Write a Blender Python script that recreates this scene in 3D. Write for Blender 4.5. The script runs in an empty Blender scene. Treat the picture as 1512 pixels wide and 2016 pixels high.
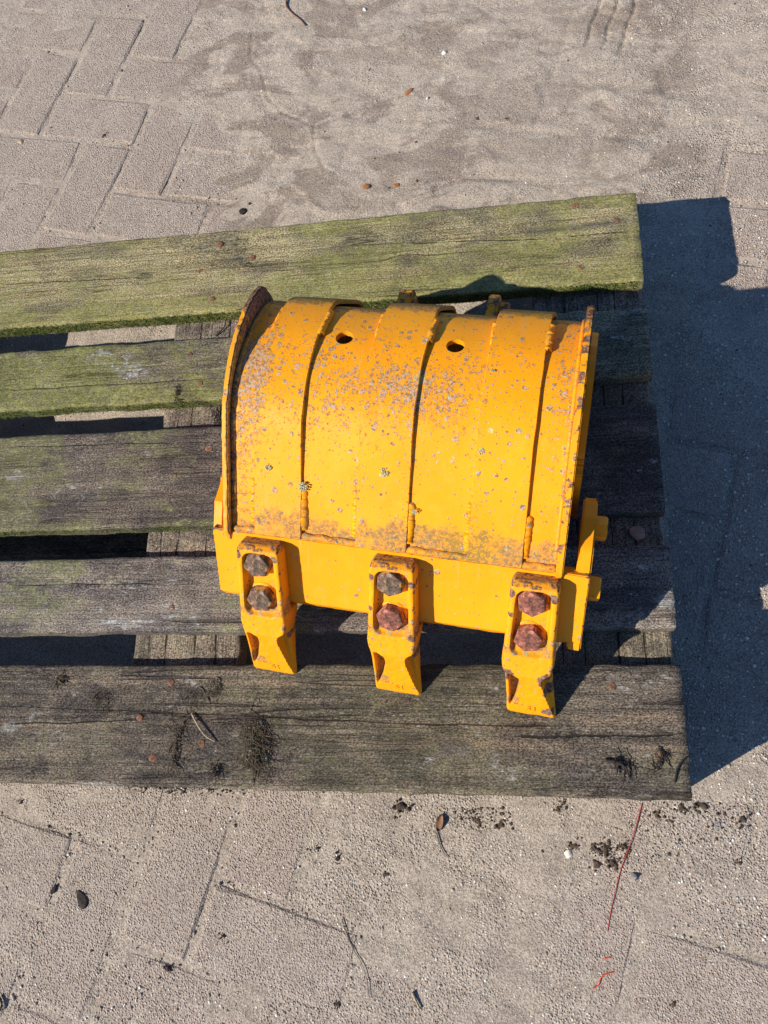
import bpy, bmesh, math, random
import numpy as np
from mathutils import Vector, Matrix

random.seed(7); rng = np.random.default_rng(7)
SC = bpy.context.scene
# ------------------------------------------------------------------ camera
RC = np.array([[0.9853183, -0.0319919, -0.1677032], [0.0261626, -0.9423905, 0.3334901], [-0.1687109, -0.3329814, -0.9277176]])          # rows: world axes in camera axes (x right, y down, z forward)
CAMP = np.array([-0.168399, -0.010174, 1.111961])
FPX = 1613.335
cd = bpy.data.cameras.new('camera'); cam = bpy.data.objects.new('camera', cd); SC.collection.objects.link(cam)
cd.sensor_fit = 'VERTICAL'; cd.sensor_height = 24.0; cd.sensor_width = 18.0; cd.lens = FPX / 2016 * 24
cd.clip_start = 0.02; cd.clip_end = 500
m = Matrix.Identity(4)
for r in range(3):
    m[r][0] = RC[r][0]; m[r][1] = -RC[r][1]; m[r][2] = -RC[r][2]; m[r][3] = CAMP[r]
cam.matrix_world = m
SC.camera = cam
# ------------------------------------------------------------------ light
SUN_AZ, SUN_EL = 30.6, 37.1        # direction the light travels to (azimuth) and height of the sun
w = bpy.data.worlds.new('World'); SC.world = w; w.use_nodes = True
wn = w.node_tree.nodes; wl = w.node_tree.links
sky = wn.new('ShaderNodeTexSky'); sky.sky_type = 'NISHITA'; sky.sun_disc = False
sky.sun_elevation = math.radians(SUN_EL)
sky.sun_rotation = math.radians(90 - (SUN_AZ + 180))
sky.altitude = 0; sky.air_density = 1.0; sky.dust_density = 0.2; sky.ozone_density = 9.0
wl.new(sky.outputs[0], wn['Background'].inputs[0]); wn['Background'].inputs[1].default_value = 0.09
sd = bpy.data.lights.new('sun', 'SUN'); sd.energy = 5.0; sd.angle = math.radians(0.5); sd.color = (1.0, 0.93, 0.82)
so = bpy.data.objects.new('sun', sd); SC.collection.objects.link(so)
tr = Vector((math.cos(math.radians(SUN_AZ)), math.sin(math.radians(SUN_AZ)), -math.tan(math.radians(SUN_EL))))
so.rotation_euler = tr.to_track_quat('-Z', 'Y').to_euler(); so.location = (-3, -2, 3)
SC.view_settings.view_transform = 'Standard'; SC.view_settings.look = 'None'
SC.view_settings.gamma = 1.0; SC.view_settings.use_curve_mapping = False
SC.view_settings.exposure = 0.45

# ------------------------------------------------------------------ helpers
def at(px, py, z):
    """world point at height z seen at photo pixel (px, py)"""
    d = RC @ np.array([px - 756.0, py - 1008.0, FPX]); t = (z - CAMP[2]) / d[2]
    return CAMP + d * t
def tag(o, label=None, cat=None, group=None, kind=None):
    if label: o['label'] = label
    if cat: o['category'] = cat
    if group: o['group'] = group
    if kind: o['kind'] = kind
    return o
def link(name, me, mats, parent=None, loc=None, rot=None):
    o = bpy.data.objects.new(name, me); SC.collection.objects.link(o)
    if mats is not None and me is not None:
        for mm in (mats if isinstance(mats, (list, tuple)) else [mats]):
            me.materials.append(mm)
    if parent: o.parent = parent
    if loc is not None: o.location = loc
    if rot is not None: o.rotation_euler = rot
    return o
def mesh(name, verts, faces, smooth=True, mi=None):
    me = bpy.data.meshes.new(name); me.from_pydata([tuple(map(float, v)) for v in verts], [], [tuple(f) for f in faces])
    me.update()
    if smooth: me.polygons.foreach_set('use_smooth', [True] * len(me.polygons))
    if mi is not None: me.polygons.foreach_set('material_index', mi)
    return me
def fattr(me, name, vals):
    a = me.attributes.new(name, 'FLOAT', 'POINT'); a.data.foreach_set('value', np.asarray(vals, dtype=np.float32))
def vattr(me, name, vals):
    a = me.attributes.new(name, 'FLOAT_VECTOR', 'POINT'); a.data.foreach_set('vector', np.asarray(vals, dtype=np.float32).ravel())
def sharpen(me, ang=35):
    me.set_sharp_from_angle(angle=math.radians(ang))
# value noise (numpy), for real relief
_perm = rng.random((256, 256))
def vnoise(x, y, s=1.0, seed=0):
    x = np.asarray(x) * s + seed * 17.3; y = np.asarray(y) * s + seed * 9.7
    xi = np.floor(x).astype(int); yi = np.floor(y).astype(int); fx = x - xi; fy = y - yi
    fx = fx * fx * (3 - 2 * fx); fy = fy * fy * (3 - 2 * fy)
    g = lambda a, b: _perm[a & 255, b & 255]
    return (g(xi, yi) * (1 - fx) + g(xi + 1, yi) * fx) * (1 - fy) + (g(xi, yi + 1) * (1 - fx) + g(xi + 1, yi + 1) * fx) * fy
def fbm(x, y, s=1.0, o=4, seed=0):
    r = 0; a = 0.5; t = 0
    for k in range(o):
        r = r + a * vnoise(x, y, s * 2 ** k, seed + k); t += a; a *= 0.5
    return r / t
def sstep(a, b, x):
    t = np.clip((x - a) / (b - a), 0, 1); return t * t * (3 - 2 * t)

class NT:
    """small node-tree writer"""
    def __init__(s, name, rough=0.8, spec=0.3):
        s.m = bpy.data.materials.new(name); s.m.use_nodes = True
        s.t = s.m.node_tree; s.n = s.t.nodes; s.l = s.t.links
        s.b = s.n['Principled BSDF']; s.b.inputs['Roughness'].default_value = rough
        s.b.inputs['Specular IOR Level'].default_value = spec
        s.tc = s.n.new('ShaderNodeTexCoord')
    def put(s, i, v):
        if v is None: return
        if isinstance(v, bpy.types.NodeSocket): s.l.new(v, i)
        elif hasattr(i.default_value, '__len__'):
            v = list(v); i.default_value = v + [1.0] * (len(i.default_value) - len(v))
        else: i.default_value = v
    def obj(s): return s.tc.outputs['Object']
    def attr(s, n, out='Fac'):
        a = s.n.new('ShaderNodeAttribute'); a.attribute_name = n; return a.outputs[out]
    def mul(s, v, sc, off=(0, 0, 0)):
        a = s.n.new('ShaderNodeMapping'); s.put(a.inputs[0], v)
        a.inputs['Scale'].default_value = sc; a.inputs['Location'].default_value = off; return a.outputs[0]
    def noise(s, v, sc=5, det=4, ro=0.55, dist=0.0, col=False):
        a = s.n.new('ShaderNodeTexNoise'); s.put(a.inputs['Vector'], v); a.inputs['Scale'].default_value = sc
        a.inputs['Detail'].default_value = det; a.inputs['Roughness'].default_value = ro; a.inputs['Distortion'].default_value = dist
        return a.outputs['Color' if col else 'Fac']
    def vor(s, v, sc=5, feat='F1', out='Distance', rnd=1.0):
        a = s.n.new('ShaderNodeTexVoronoi'); a.feature = feat; s.put(a.inputs['Vector'], v); a.inputs['Scale'].default_value = sc
        a.inputs['Randomness'].default_value = rnd
        return a.outputs[out]
    def ma(s, op, a, b=0.0, c=None):
        n = s.n.new('ShaderNodeMath'); n.operation = op; s.put(n.inputs[0], a); s.put(n.inputs[1], b)
        if c is not None: s.put(n.inputs[2], c)
        return n.outputs[0]
    def rng(s, v, a, b, lo=0.0, hi=1.0, smooth=True):
        n = s.n.new('ShaderNodeMapRange'); n.interpolation_type = 'SMOOTHSTEP' if smooth else 'LINEAR'
        s.put(n.inputs['Value'], v); n.inputs['From Min'].default_value = a; n.inputs['From Max'].default_value = b
        n.inputs['To Min'].default_value = lo; n.inputs['To Max'].default_value = hi
        return n.outputs['Result']
    def mix(s, f, a, b, mode='MIX'):
        n = s.n.new('ShaderNodeMix'); n.data_type = 'RGBA'; n.blend_type = mode
        s.put(n.inputs[0], f); s.put(n.inputs[6], a); s.put(n.inputs[7], b); return n.outputs[2]
    def ramp(s, f, stops):
        n = s.n.new('ShaderNodeValToRGB'); s.put(n.inputs[0], f); e = n.color_ramp.elements
        while len(e) < len(stops): e.new(0.5)
        for k, (p, c) in enumerate(stops): e[k].position = p; e[k].color = (*c, 1)
        return n.outputs[0]
    def warp(s, v, sc, amt):
        n = s.noise(v, sc, 3, 0.5, 0, True)
        a = s.n.new('ShaderNodeVectorMath'); a.operation = 'MULTIPLY_ADD'
        s.put(a.inputs[0], n); a.inputs[1].default_value = (amt,) * 3; s.put(a.inputs[2], v); return a.outputs[0]
    def sep(s, v):
        n = s.n.new('ShaderNodeSeparateXYZ'); s.put(n.inputs[0], v); return n.outputs
    def bump(s, h, dist=0.001, st=1.0, nrm=None):
        n = s.n.new('ShaderNodeBump'); n.inputs['Strength'].default_value = st; n.inputs['Distance'].default_value = dist
        s.put(n.inputs['Height'], h)
        if nrm is not None: s.put(n.inputs['Normal'], nrm)
        return n.outputs[0]
    def done(s, col=None, rough=None, nrm=None):
        s.put(s.b.inputs['Base Color'], col); s.put(s.b.inputs['Roughness'], rough)
        if nrm is not None: s.l.new(nrm, s.b.inputs['Normal'])
        return s.m

# ------------------------------------------------------------------ materials
def mat_sand():
    t = NT('sand', 0.95, 0.15); o = t.obj()
    big = t.noise(o, 2.6, 4, 0.6, 0.8); mid = t.noise(o, 22, 5, 0.65)
    col = t.ramp(mid, [(0.25, (0.305, 0.255, 0.207)), (0.75, (0.425, 0.364, 0.300))])
    damp = t.attr('damp')
    dm = t.ma('MULTIPLY', damp, t.rng(t.noise(t.mul(o, (1, 2.0, 1)), 6, 9, 0.68, 0.8), 0.485, 0.545))
    dm = t.ma('MULTIPLY', dm, t.rng(t.noise(o, 260, 4, 0.8), 0.40, 0.52, 0.55, 1))
    col = t.mix(t.ma('MULTIPLY', dm, 0.66), col, (0.165, 0.125, 0.098))
    # grit poking out
    ov = t.warp(o, 40, 0.004)
    d1 = t.vor(ov, 330); c1 = t.vor(ov, 330, 'F1', 'Color'); cs = t.sep(c1)
    d2 = t.vor(o, 520); fine = t.noise(o, 900, 3, 0.7)
    gm = t.attr('grit'); gr = t.rng(t.noise(o, 9, 5, 0.65), 0.42, 0.54, 0.12, 1)
    gmask = t.ma('MULTIPLY', t.ma('ADD', t.ma('MULTIPLY', gm, 0.85), 0.12), gr)
    st = t.ma('MULTIPLY', t.rng(d1, 0.48, 0.28), gmask)
    stc = t.mix(t.rng(cs[0], 0.62, 0.95), (0.30, 0.245, 0.20), (0.60, 0.55, 0.48))
    stc = t.mix(t.rng(cs[1], 0.12, 0.02), stc, (0.30, 0.17, 0.13))
    col = t.mix(t.ma('MULTIPLY', st, 0.75), col, stc)
    # small holes and specks of dirt
    sp = t.vor(o, 70); sc = t.sep(t.vor(o, 70, 'F1', 'Color'))
    spm = t.ma('MULTIPLY', t.rng(sp, 0.14, 0.06), t.rng(sc[2], 0.86, 0.9))
    col = t.mix(t.ma('MULTIPLY', spm, 0.8), col, (0.09, 0.065, 0.05))
    h = t.ma('ADD', t.ma('MULTIPLY', t.rng(d1, 0.62, 0.05), t.ma('MULTIPLY', gmask, t.rng(cs[2], 0, 1, 0.4, 1.5))), t.ma('MULTIPLY', fine, 0.35))
    h = t.ma('ADD', h, t.ma('MULTIPLY', t.noise(o, 130, 4, 0.6), 1.1))
    h = t.ma('ADD', h, t.ma('MULTIPLY', t.rng(d2, 0.5, 0.1), t.ma('MULTIPLY', gm, 0.3)))
    h = t.ma('SUBTRACT', h, t.ma('MULTIPLY', spm, 1.2))
    col = t.mix(0.75, col, t.mix(1.0, col, t.ramp(t.noise(o, 420, 3, 0.75), [(0.40, (0.52, 0.49, 0.46)), (0.5, (1, 1, 1)), (0.62, (1.4, 1.38, 1.34))]), 'MULTIPLY'))
    return t.done(col, None, t.bump(h, 0.0013, 1.0))
def mat_paver():
    t = NT('paver_concrete', 0.95, 0.15); o = t.tc.outputs['Object']
    oi = t.n.new('ShaderNodeObjectInfo')
    va = t.n.new('ShaderNodeVectorMath'); va.operation = 'ADD'; t.put(va.inputs[0], o); t.put(va.inputs[1], oi.outputs['Location']); o = va.outputs[0]
    ov = t.warp(o, 40, 0.004)
    d1 = t.vor(ov, 400); cs = t.sep(t.vor(ov, 400, 'F1', 'Color')); mid = t.noise(o, 18, 5, 0.6)
    col = t.ramp(mid, [(0.3, (0.31, 0.255, 0.21)), (0.7, (0.385, 0.32, 0.265))])
    col = t.mix(t.rng(oi.outputs['Random'], 0.5, 1.0, 0, 0.2), col, (0.33, 0.24, 0.20))
    stc = t.mix(t.rng(cs[0], 0.80, 0.93), (0.36, 0.30, 0.255), (0.66, 0.61, 0.55))
    stc = t.mix(t.rng(cs[1], 0.2, 0.08), stc, (0.24, 0.15, 0.125))
    col = t.mix(t.ma('MULTIPLY', t.rng(d1, 0.5, 0.25), 0.8), col, stc)
    col = t.mix(0.7, col, t.mix(1.0, col, t.ramp(t.noise(o, 420, 3, 0.75), [(0.40, (0.5, 0.48, 0.46)), (0.5, (1, 1, 1)), (0.62, (1.4, 1.38, 1.34))]), 'MULTIPLY'))
    dust = t.rng(t.noise(o, 26, 6, 0.7), 0.45, 0.7)
    col = t.mix(t.ma('MULTIPLY', dust, 0.45), col, (0.40, 0.34, 0.285))
    h = t.ma('ADD', t.ma('MULTIPLY', t.rng(d1, 0.65, 0.05), t.rng(cs[2], 0, 1, 0.5, 1.7)), t.ma('MULTIPLY', t.noise(o, 500, 3, 0.7), 0.6))
    return t.done(col, None, t.bump(h, 0.0011, 1.0))

def mat_wood(name, dark, light, green=0.0, white=0.0, warm=0.0, gcol=(0.25, 0.255, 0.085), seed=0.0):
    t = NT(name, 0.9, 0.15); g = t.attr('gc', 'Vector'); o = t.obj()
    g = t.mul(g, (1, 1, 1), (seed, seed * 0.7, 0))
    o2 = t.mul(o, (1, 1, 1), (seed * 1.3, seed, 0))
    st = t.noise(t.mul(g, (5, 230, 230)), 1, 5, 0.62); md = t.noise(t.mul(g, (2.2, 55, 55)), 1, 4, 0.6)
    vf = t.noise(t.mul(g, (26, 700, 700)), 1, 3, 0.7)
    cs = t.noise(o2, 5, 5, 0.65, 0.6); cs2 = t.noise(t.mul(o2, (1, 2.2, 1)), 17, 6, 0.7, 0.5)
    f = t.ma('ADD', t.ma('MULTIPLY', st, 0.45), t.ma('ADD', t.ma('MULTIPLY', md, 0.3), t.ma('MULTIPLY', cs2, 0.35)))
    col = t.ramp(f, [(0.36, dark), (0.56, tuple((a + b) / 2 for a, b in zip(dark, light))), (0.72, light)])
    if warm: col = t.mix(t.ma('MULTIPLY', t.rng(md, 0.5, 0.7), warm), col, (0.24, 0.165, 0.105))
    col = t.mix(0.9, col, t.mix(1.0, col, t.ramp(t.noise(t.mul(o, (1, 1.3, 1)), 430, 4, 0.8), [(0.41, (0.18, 0.17, 0.16)), (0.49, (0.82, 0.82, 0.82)), (0.58, (2.05, 2.0, 1.92))]), 'MULTIPLY'))
    blot = t.rng(t.noise(t.mul(o2, (1, 1.8, 1)), 9, 6, 0.7, 0.6), 0.40, 0.60)
    col = t.mix(1.0, col, t.mix(blot, (0.62, 0.62, 0.66), (1.18, 1.14, 1.08)), 'MULTIPLY')
    # algae and moss film
    gm = t.attr('green')
    gn = t.ma('ADD', t.ma('MULTIPLY', t.rng(cs, 0.3, 0.7), 0.5), t.ma('MULTIPLY', t.rng(cs2, 0.3, 0.7), 0.42))
    gmask = t.ma('MULTIPLY', t.rng(t.ma('ADD', gn, t.ma('MULTIPLY', gm, 0.62)), 0.56, 0.86), green)
    gc = t.mix(t.rng(t.noise(o2, 380, 4, 0.8), 0.43, 0.58), tuple(c * 0.42 for c in gcol), tuple(c * 1.25 for c in gcol))
    gc = t.mix(t.rng(t.noise(o2, 60, 4, 0.7), 0.5, 0.72), gc, (0.30, 0.32, 0.09))
    gmask = t.ma('MULTIPLY', gmask, t.rng(t.noise(o2, 150, 4, 0.75), 0.35, 0.6, 0.45, 1))
    col = t.mix(gmask, col, gc)
    # pale crusts broken along the grain
    wn_ = t.noise(t.mul(o2, (1, 2.1, 1)), 21, 8, 0.78, 0.9)
    wa = t.attr('white')
    wm = t.ma('MULTIPLY', t.rng(t.ma('ADD', wn_, t.ma('MULTIPLY', wa, 0.105)), 0.60, 0.64), t.ma('MAXIMUM', t.rng(wa, 0.1, 0.4), t.rng(t.noise(o2, 4.3, 3, 0.6), 0.47, 0.6)))
    wm = t.ma('MULTIPLY', t.ma('MULTIPLY', wm, t.rng(vf, 0.40, 0.50)), t.rng(t.noise(o2, 260, 4, 0.8), 0.42, 0.52, 0.15, 1))
    if white: col = t.mix(t.ma('MULTIPLY', wm, white), col, (0.50, 0.49, 0.45))
    fl = t.ma('MULTIPLY', t.rng(t.noise(t.mul(g, (110, 420, 420)), 1, 5, 0.8), 0.57, 0.62), t.rng(cs2, 0.38, 0.58))
    col = t.mix(t.ma('MULTIPLY', fl, 0.65), col, (0.46, 0.43, 0.36))
    # long checks along the grain
    ck = t.ma('ABSOLUTE', t.ma('SUBTRACT', t.noise(t.mul(g, (0.9, 26, 26)), 1, 2, 0.5), 0.5))
    ckm = t.ma('MULTIPLY', t.rng(ck, 0.005, 0.0015), t.ma('MULTIPLY', 0.7, t.rng(t.noise(t.mul(g, (3, 9, 9)), 1, 2, 0.5), 0.54, 0.60)))
    ck2 = t.ma('ABSOLUTE', t.ma('SUBTRACT', t.noise(t.mul(g, (4, 120, 120)), 1, 2, 0.5), 0.5))
    ckm2 = t.ma('MULTIPLY', t.rng(ck2, 0.012, 0.004), t.rng(t.noise(t.mul(g, (9, 20, 20)), 1, 2, 0.5), 0.50, 0.62))
    crk = None; jit = t.ma('MULTIPLY', t.ma('SUBTRACT', t.noise(o, 160, 4, 0.7), 0.5), 0.16); wd_ = t.rng(t.noise(o, 35, 3, 0.6), 0.35, 0.65, 0.35, 1.5)
    for k in range(5):
        a_ = t.ma('ABSOLUTE', t.ma('ADD', t.attr('crack%d' % k), jit)); a_ = t.rng(t.ma('DIVIDE', a_, wd_), 0.085, 0.045)
        crk = a_ if crk is None else t.ma('MAXIMUM', crk, a_)
    allc = t.ma('MAXIMUM', crk, t.ma('MAXIMUM', ckm, t.ma('MULTIPLY', ckm2, 0.5)))
    col = t.mix(t.ma('MULTIPLY', allc, 0.85), col, (0.018, 0.014, 0.011))
    ru = t.attr('rust'); col = t.mix(t.ma('MULTIPLY', ru, t.rng(vf, 0.2, 0.7, 0.4, 1)), col, (0.045, 0.043, 0.05))
    h = t.ma('ADD', t.ma('MULTIPLY', st, 1.2), t.ma('ADD', t.ma('MULTIPLY', vf, 0.8), t.ma('MULTIPLY', t.noise(o2, 300, 3, 0.7), 0.4)))
    h = t.ma('SUBTRACT', h, t.ma('MULTIPLY', allc, 2.2)); h = t.ma('ADD', h, t.ma('MULTIPLY', wm, 0.3 * white))
    return t.done(col, None, t.bump(h, 0.0016, 1.0))

def mat_paint(name='yellow_paint', base=(0.86, 0.335, 0.005), lich=1.0, dirty=0.0):
    t = NT(name, 0.44, 0.20); o = t.obj()
    n1 = t.noise(o, 9, 4, 0.6); n2 = t.noise(o, 60, 5, 0.65); n3 = t.noise(o, 300, 4, 0.7)
    col = t.mix(t.rng(n1, 0.35, 0.65), base, (base[0] * 0.96, base[1] * 0.90, base[2] * 0.8))
    col = t.mix(t.ma('MULTIPLY', t.rng(n2, 0.5, 0.7), 0.35), col, (0.80, 0.365, 0.018))
    sc_n = t.noise(t.mul(o, (160, 9, 9)), 1, 4, 0.7)
    col = t.mix(t.ma('MULTIPLY', t.ma('MULTIPLY', t.rng(sc_n, 0.58, 0.66), t.rng(n1, 0.45, 0.6)), 0.40), col, (0.60, 0.36, 0.10))
    # fine speckled dirt
    sp = t.ma('MULTIPLY', t.rng(n3, 0.60, 0.70), t.rng(n2, 0.40, 0.62))
    col = t.mix(t.ma('MULTIPLY', sp, 0.55), col, (0.30, 0.19, 0.05))
    # grime plus painted tooth-pit shade (vertex weight says how much, noise breaks it up)
    gw = t.attr('grime_shade'); gn = t.noise(o, 38, 7, 0.75)
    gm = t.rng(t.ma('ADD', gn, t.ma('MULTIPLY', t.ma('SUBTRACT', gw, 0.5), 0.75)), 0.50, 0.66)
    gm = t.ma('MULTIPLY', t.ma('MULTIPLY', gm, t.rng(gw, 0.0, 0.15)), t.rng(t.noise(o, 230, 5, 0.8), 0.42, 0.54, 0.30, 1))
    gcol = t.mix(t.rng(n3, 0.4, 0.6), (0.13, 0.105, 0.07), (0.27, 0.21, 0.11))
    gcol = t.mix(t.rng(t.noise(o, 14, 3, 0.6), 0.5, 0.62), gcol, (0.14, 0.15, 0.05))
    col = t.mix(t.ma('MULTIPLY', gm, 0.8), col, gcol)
    # lichen rosettes
    lw = t.attr('lichen')
    ow = t.warp(o, 130, 0.0042)
    lm = None; cells = []
    for sc_, seed in ((110, 0.0), (210, 3.1), (380, 5.7)):
        p = t.mul(ow, (1, 1, 1), (seed, seed, seed)); d = t.vor(p, sc_); c = t.sep(t.vor(p, sc_, 'F1', 'Color'))
        pres = t.rng(t.ma('ADD', c[0], t.ma('MULTIPLY', lw, 0.55)), 0.98, 1.0)
        rad = t.ma('MULTIPLY', c[1], 0.26)
        k = t.rng(t.ma('SUBTRACT', d, rad), 0.16, 0.10)
        k = t.ma('MULTIPLY', k, pres)
        ring = t.ma('MULTIPLY', k, t.rng(d, 0.04, 0.14))
        k = t.ma('MAXIMUM', t.ma('MULTIPLY', k, 0.55), ring)
        lm = k if lm is None else t.ma('MAXIMUM', lm, k)
    n4 = t.noise(o, 520, 4, 0.75)
    patch = t.rng(t.ma('ADD', t.noise(o, 130, 8, 0.86), t.ma('MULTIPLY', lw, 0.15)), 0.66, 0.70)
    patch = t.ma('MULTIPLY', patch, t.rng(lw, 0.05, 0.4))
    lm = t.ma('MAXIMUM', lm, t.ma('MULTIPLY', patch, 0.9))
    lm = t.ma('MULTIPLY', lm, t.rng(n4, 0.40, 0.52, 0.15, 1))
    lcol = t.mix(t.rng(n3, 0.44, 0.56), (0.14, 0.125, 0.10), (0.42, 0.395, 0.335))
    lcol = t.mix(t.rng(t.noise(o, 33, 2, 0.5), 0.62, 0.68), lcol, (0.48, 0.50, 0.22))
    lm = t.ma('MULTIPLY', lm, lich)
    col = t.mix(t.ma('MULTIPLY', lm, 0.95), col, lcol)
    # rust where the paint has gone
    rw = t.attr('rust'); rn = t.noise(o, 110, 7, 0.75)
    rm = t.rng(t.ma('ADD', rn, t.ma('MULTIPLY', t.ma('SUBTRACT', rw, 0.5), 0.7)), 0.52, 0.58)
    rm = t.ma('MULTIPLY', rm, t.rng(rw, 0.0, 0.1))
    rcol = t.mix(t.rng(n3, 0.4, 0.62), (0.105, 0.045, 0.028), (0.30, 0.175, 0.115))
    col = t.mix(rm, col, rcol)
    rough = t.ma('ADD', t.rng(n2, 0.3, 0.7, 0.36, 0.50), t.ma('MULTIPLY', t.ma('MAXIMUM', t.ma('MAXIMUM', gm, rm), lm), 0.45))
    h = t.ma('ADD', t.ma('MULTIPLY', t.noise(o, 45, 3, 0.5), 0.5), t.ma('MULTIPLY', n3, 0.16))
    h = t.ma('ADD', h, t.ma('MULTIPLY', lm, 0.4)); h = t.ma('SUBTRACT', h, t.ma('MULTIPLY', rm, 0.35))
    h = t.ma('ADD', h, t.ma('MULTIPLY', t.ma('MULTIPLY', t.ma('MAXIMUM', gm, rm), n4), 0.5))
    return t.done(col, rough, t.bump(h, 0.0009, 0.9))
def mat_rust(name='rusty_steel', tint=(1, 1, 1), yel=0.57):
    t = NT(name, 0.85, 0.3); o = t.obj()
    n = t.noise(o, 110, 6, 0.75); n3 = t.noise(o, 600, 3, 0.7)
    col = t.ramp(n, [(0.38, (0.06, 0.04, 0.032)), (0.48, (0.19, 0.10, 0.07)), (0.55, (0.31, 0.115, 0.08)), (0.62, (0.42, 0.31, 0.23))])
    col = t.mix(1.0, col, tint, 'MULTIPLY')
    y = t.ma('MULTIPLY', t.rng(t.noise(o, 75, 5, 0.7), yel, yel + 0.03), 0.8)
    col = t.mix(y, col, (0.55, 0.30, 0.05))
    return t.done(col, None, t.bump(t.ma('ADD', n, n3), 0.0010, 1.0))
def mat_plain(name, a, b, sc=80, rough=0.9, bump=0.0006):
    t = NT(name, rough, 0.2); o = t.obj(); n = t.noise(o, sc, 5, 0.7)
    return t.done(t.ramp(n, [(0.35, a), (0.65, b)]), None, t.bump(n, bump, 1.0))

M_SAND = mat_sand(); M_PAVER = mat_paver(); M_PAINT = mat_paint(); M_RUST = mat_rust(); M_RUSTG = mat_rust('grey_rusty_steel', (0.75, 0.95, 0.95), 0.55); M_RUSTR = mat_rust('red_rusty_steel', (1.15, 0.85, 0.8), 0.62)
M_NAIL = mat_plain('rusty_nail', (0.045, 0.025, 0.018), (0.26, 0.125, 0.07), 350)
M_DIRT = mat_plain('dark_clod', (0.035, 0.025, 0.018), (0.12, 0.085, 0.06), 300)
M_MOSSD = mat_plain('dry_moss', (0.03, 0.023, 0.014), (0.17, 0.14, 0.095), 200)
M_MOSSG = mat_plain('green_moss', (0.045, 0.075, 0.015), (0.13, 0.17, 0.035), 150)
M_STRAW = mat_plain('straw', (0.22, 0.17, 0.11), (0.42, 0.35, 0.25), 120)
M_TWIG = mat_plain('brown_twig', (0.16, 0.085, 0.05), (0.30, 0.17, 0.10), 120)
M_REDT = mat_plain('red_thread', (0.30, 0.03, 0.025), (0.42, 0.06, 0.045), 300, 0.6)
M_ORT = mat_plain('orange_thread', (0.62, 0.06, 0.02), (0.75, 0.10, 0.03), 300, 0.6)
M_CHIP = mat_plain('brown_chip', (0.22, 0.085, 0.03), (0.36, 0.16, 0.06), 200)
M_WHITE = mat_plain('white_stone', (0.55, 0.50, 0.42), (0.75, 0.71, 0.63), 200)
M_GSTONE = mat_plain('grey_stone', (0.20, 0.18, 0.16), (0.36, 0.33, 0.30), 200)
M_BLACK = mat_plain('black_bark', (0.015, 0.012, 0.010), (0.05, 0.04, 0.035), 200)
M_PINK = mat_plain('pink_leaf', (0.36, 0.22, 0.17), (0.50, 0.32, 0.25), 100)
M_LICH = mat_plain('pale_lichen', (0.22, 0.24, 0.13), (0.55, 0.56, 0.38), 700, 0.95, 0.001)

# ------------------------------------------------------------------ ground: sheet, sand, pavers
big = mesh('ground', [(-60, -60, -0.006), (60, -60, -0.006), (60, 60, -0.006), (-60, 60, -0.006)], [(0, 1, 2, 3)], False)
fattr(big, 'damp', [0.3] * 4); fattr(big, 'grit', [0.6] * 4)
GROUND = tag(link('ground', big, M_SAND), kind='structure')

PA = math.radians(-13.7); PB = np.array([math.cos(PA), math.sin(PA)]); PV = np.array([-math.sin(PA), math.cos(PA)])
PIT = 0.1038; B0 = -1.108 - PIT; A0 = 0.895 - 2 * PIT; SH = 0.045
def pav_cell(x, y):
    b = x * PB[0] + y * PB[1]; a = x * PV[0] + y * PV[1]
    b = b - SH * (a - 0.9)
    return (b - B0) / PIT, (a - A0) / PIT
def pav_world(i, j):
    a = A0 + j * PIT; b = B0 + i * PIT + SH * (a - 0.9)
    return b * PB[0] + a * PV[0], b * PB[1] + a * PV[1]
def joint_dist(x, y):
    u, v = pav_cell(x, y); i = np.floor(u).astype(int); j = np.floor(v).astype(int); fu = u - i; fv = v - j
    mm = (i - j + 3) % 4
    L = np.where(mm == 1, 9, fu); Rr = np.where(mm == 0, 9, 1 - fu); Dn = np.where(mm == 2, 9, fv); Up = np.where(mm == 3, 9, 1 - fv)
    return np.minimum(np.minimum(L, Rr), np.minimum(Dn, Up)) * PIT
def exposure(x, y):
    """1 where the pavers lie bare, 0 where sand buries them"""
    tl = sstep(-0.52, -0.80, x + 0.25 * (y - 1.2)) * sstep(0.7, 0.85, y)
    rt = sstep(-0.02, 0.06, x) * sstep(0.70, 0.5, y) * sstep(0.0, 0.2, y)
    bt = sstep(0.25, 0.1, y) * 0.56
    e = np.maximum(np.maximum(tl * 0.74, rt * 0.66), bt)
    e = np.maximum(e, 0.62 * sstep(0.0, 0.15, x) * sstep(0.6, 0.7, y) * sstep(1.15, 0.9, y))
    return np.clip(e + 0.80 * (fbm(x, y, 3.3, 4, 2) - 0.5), 0, 1)
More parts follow.
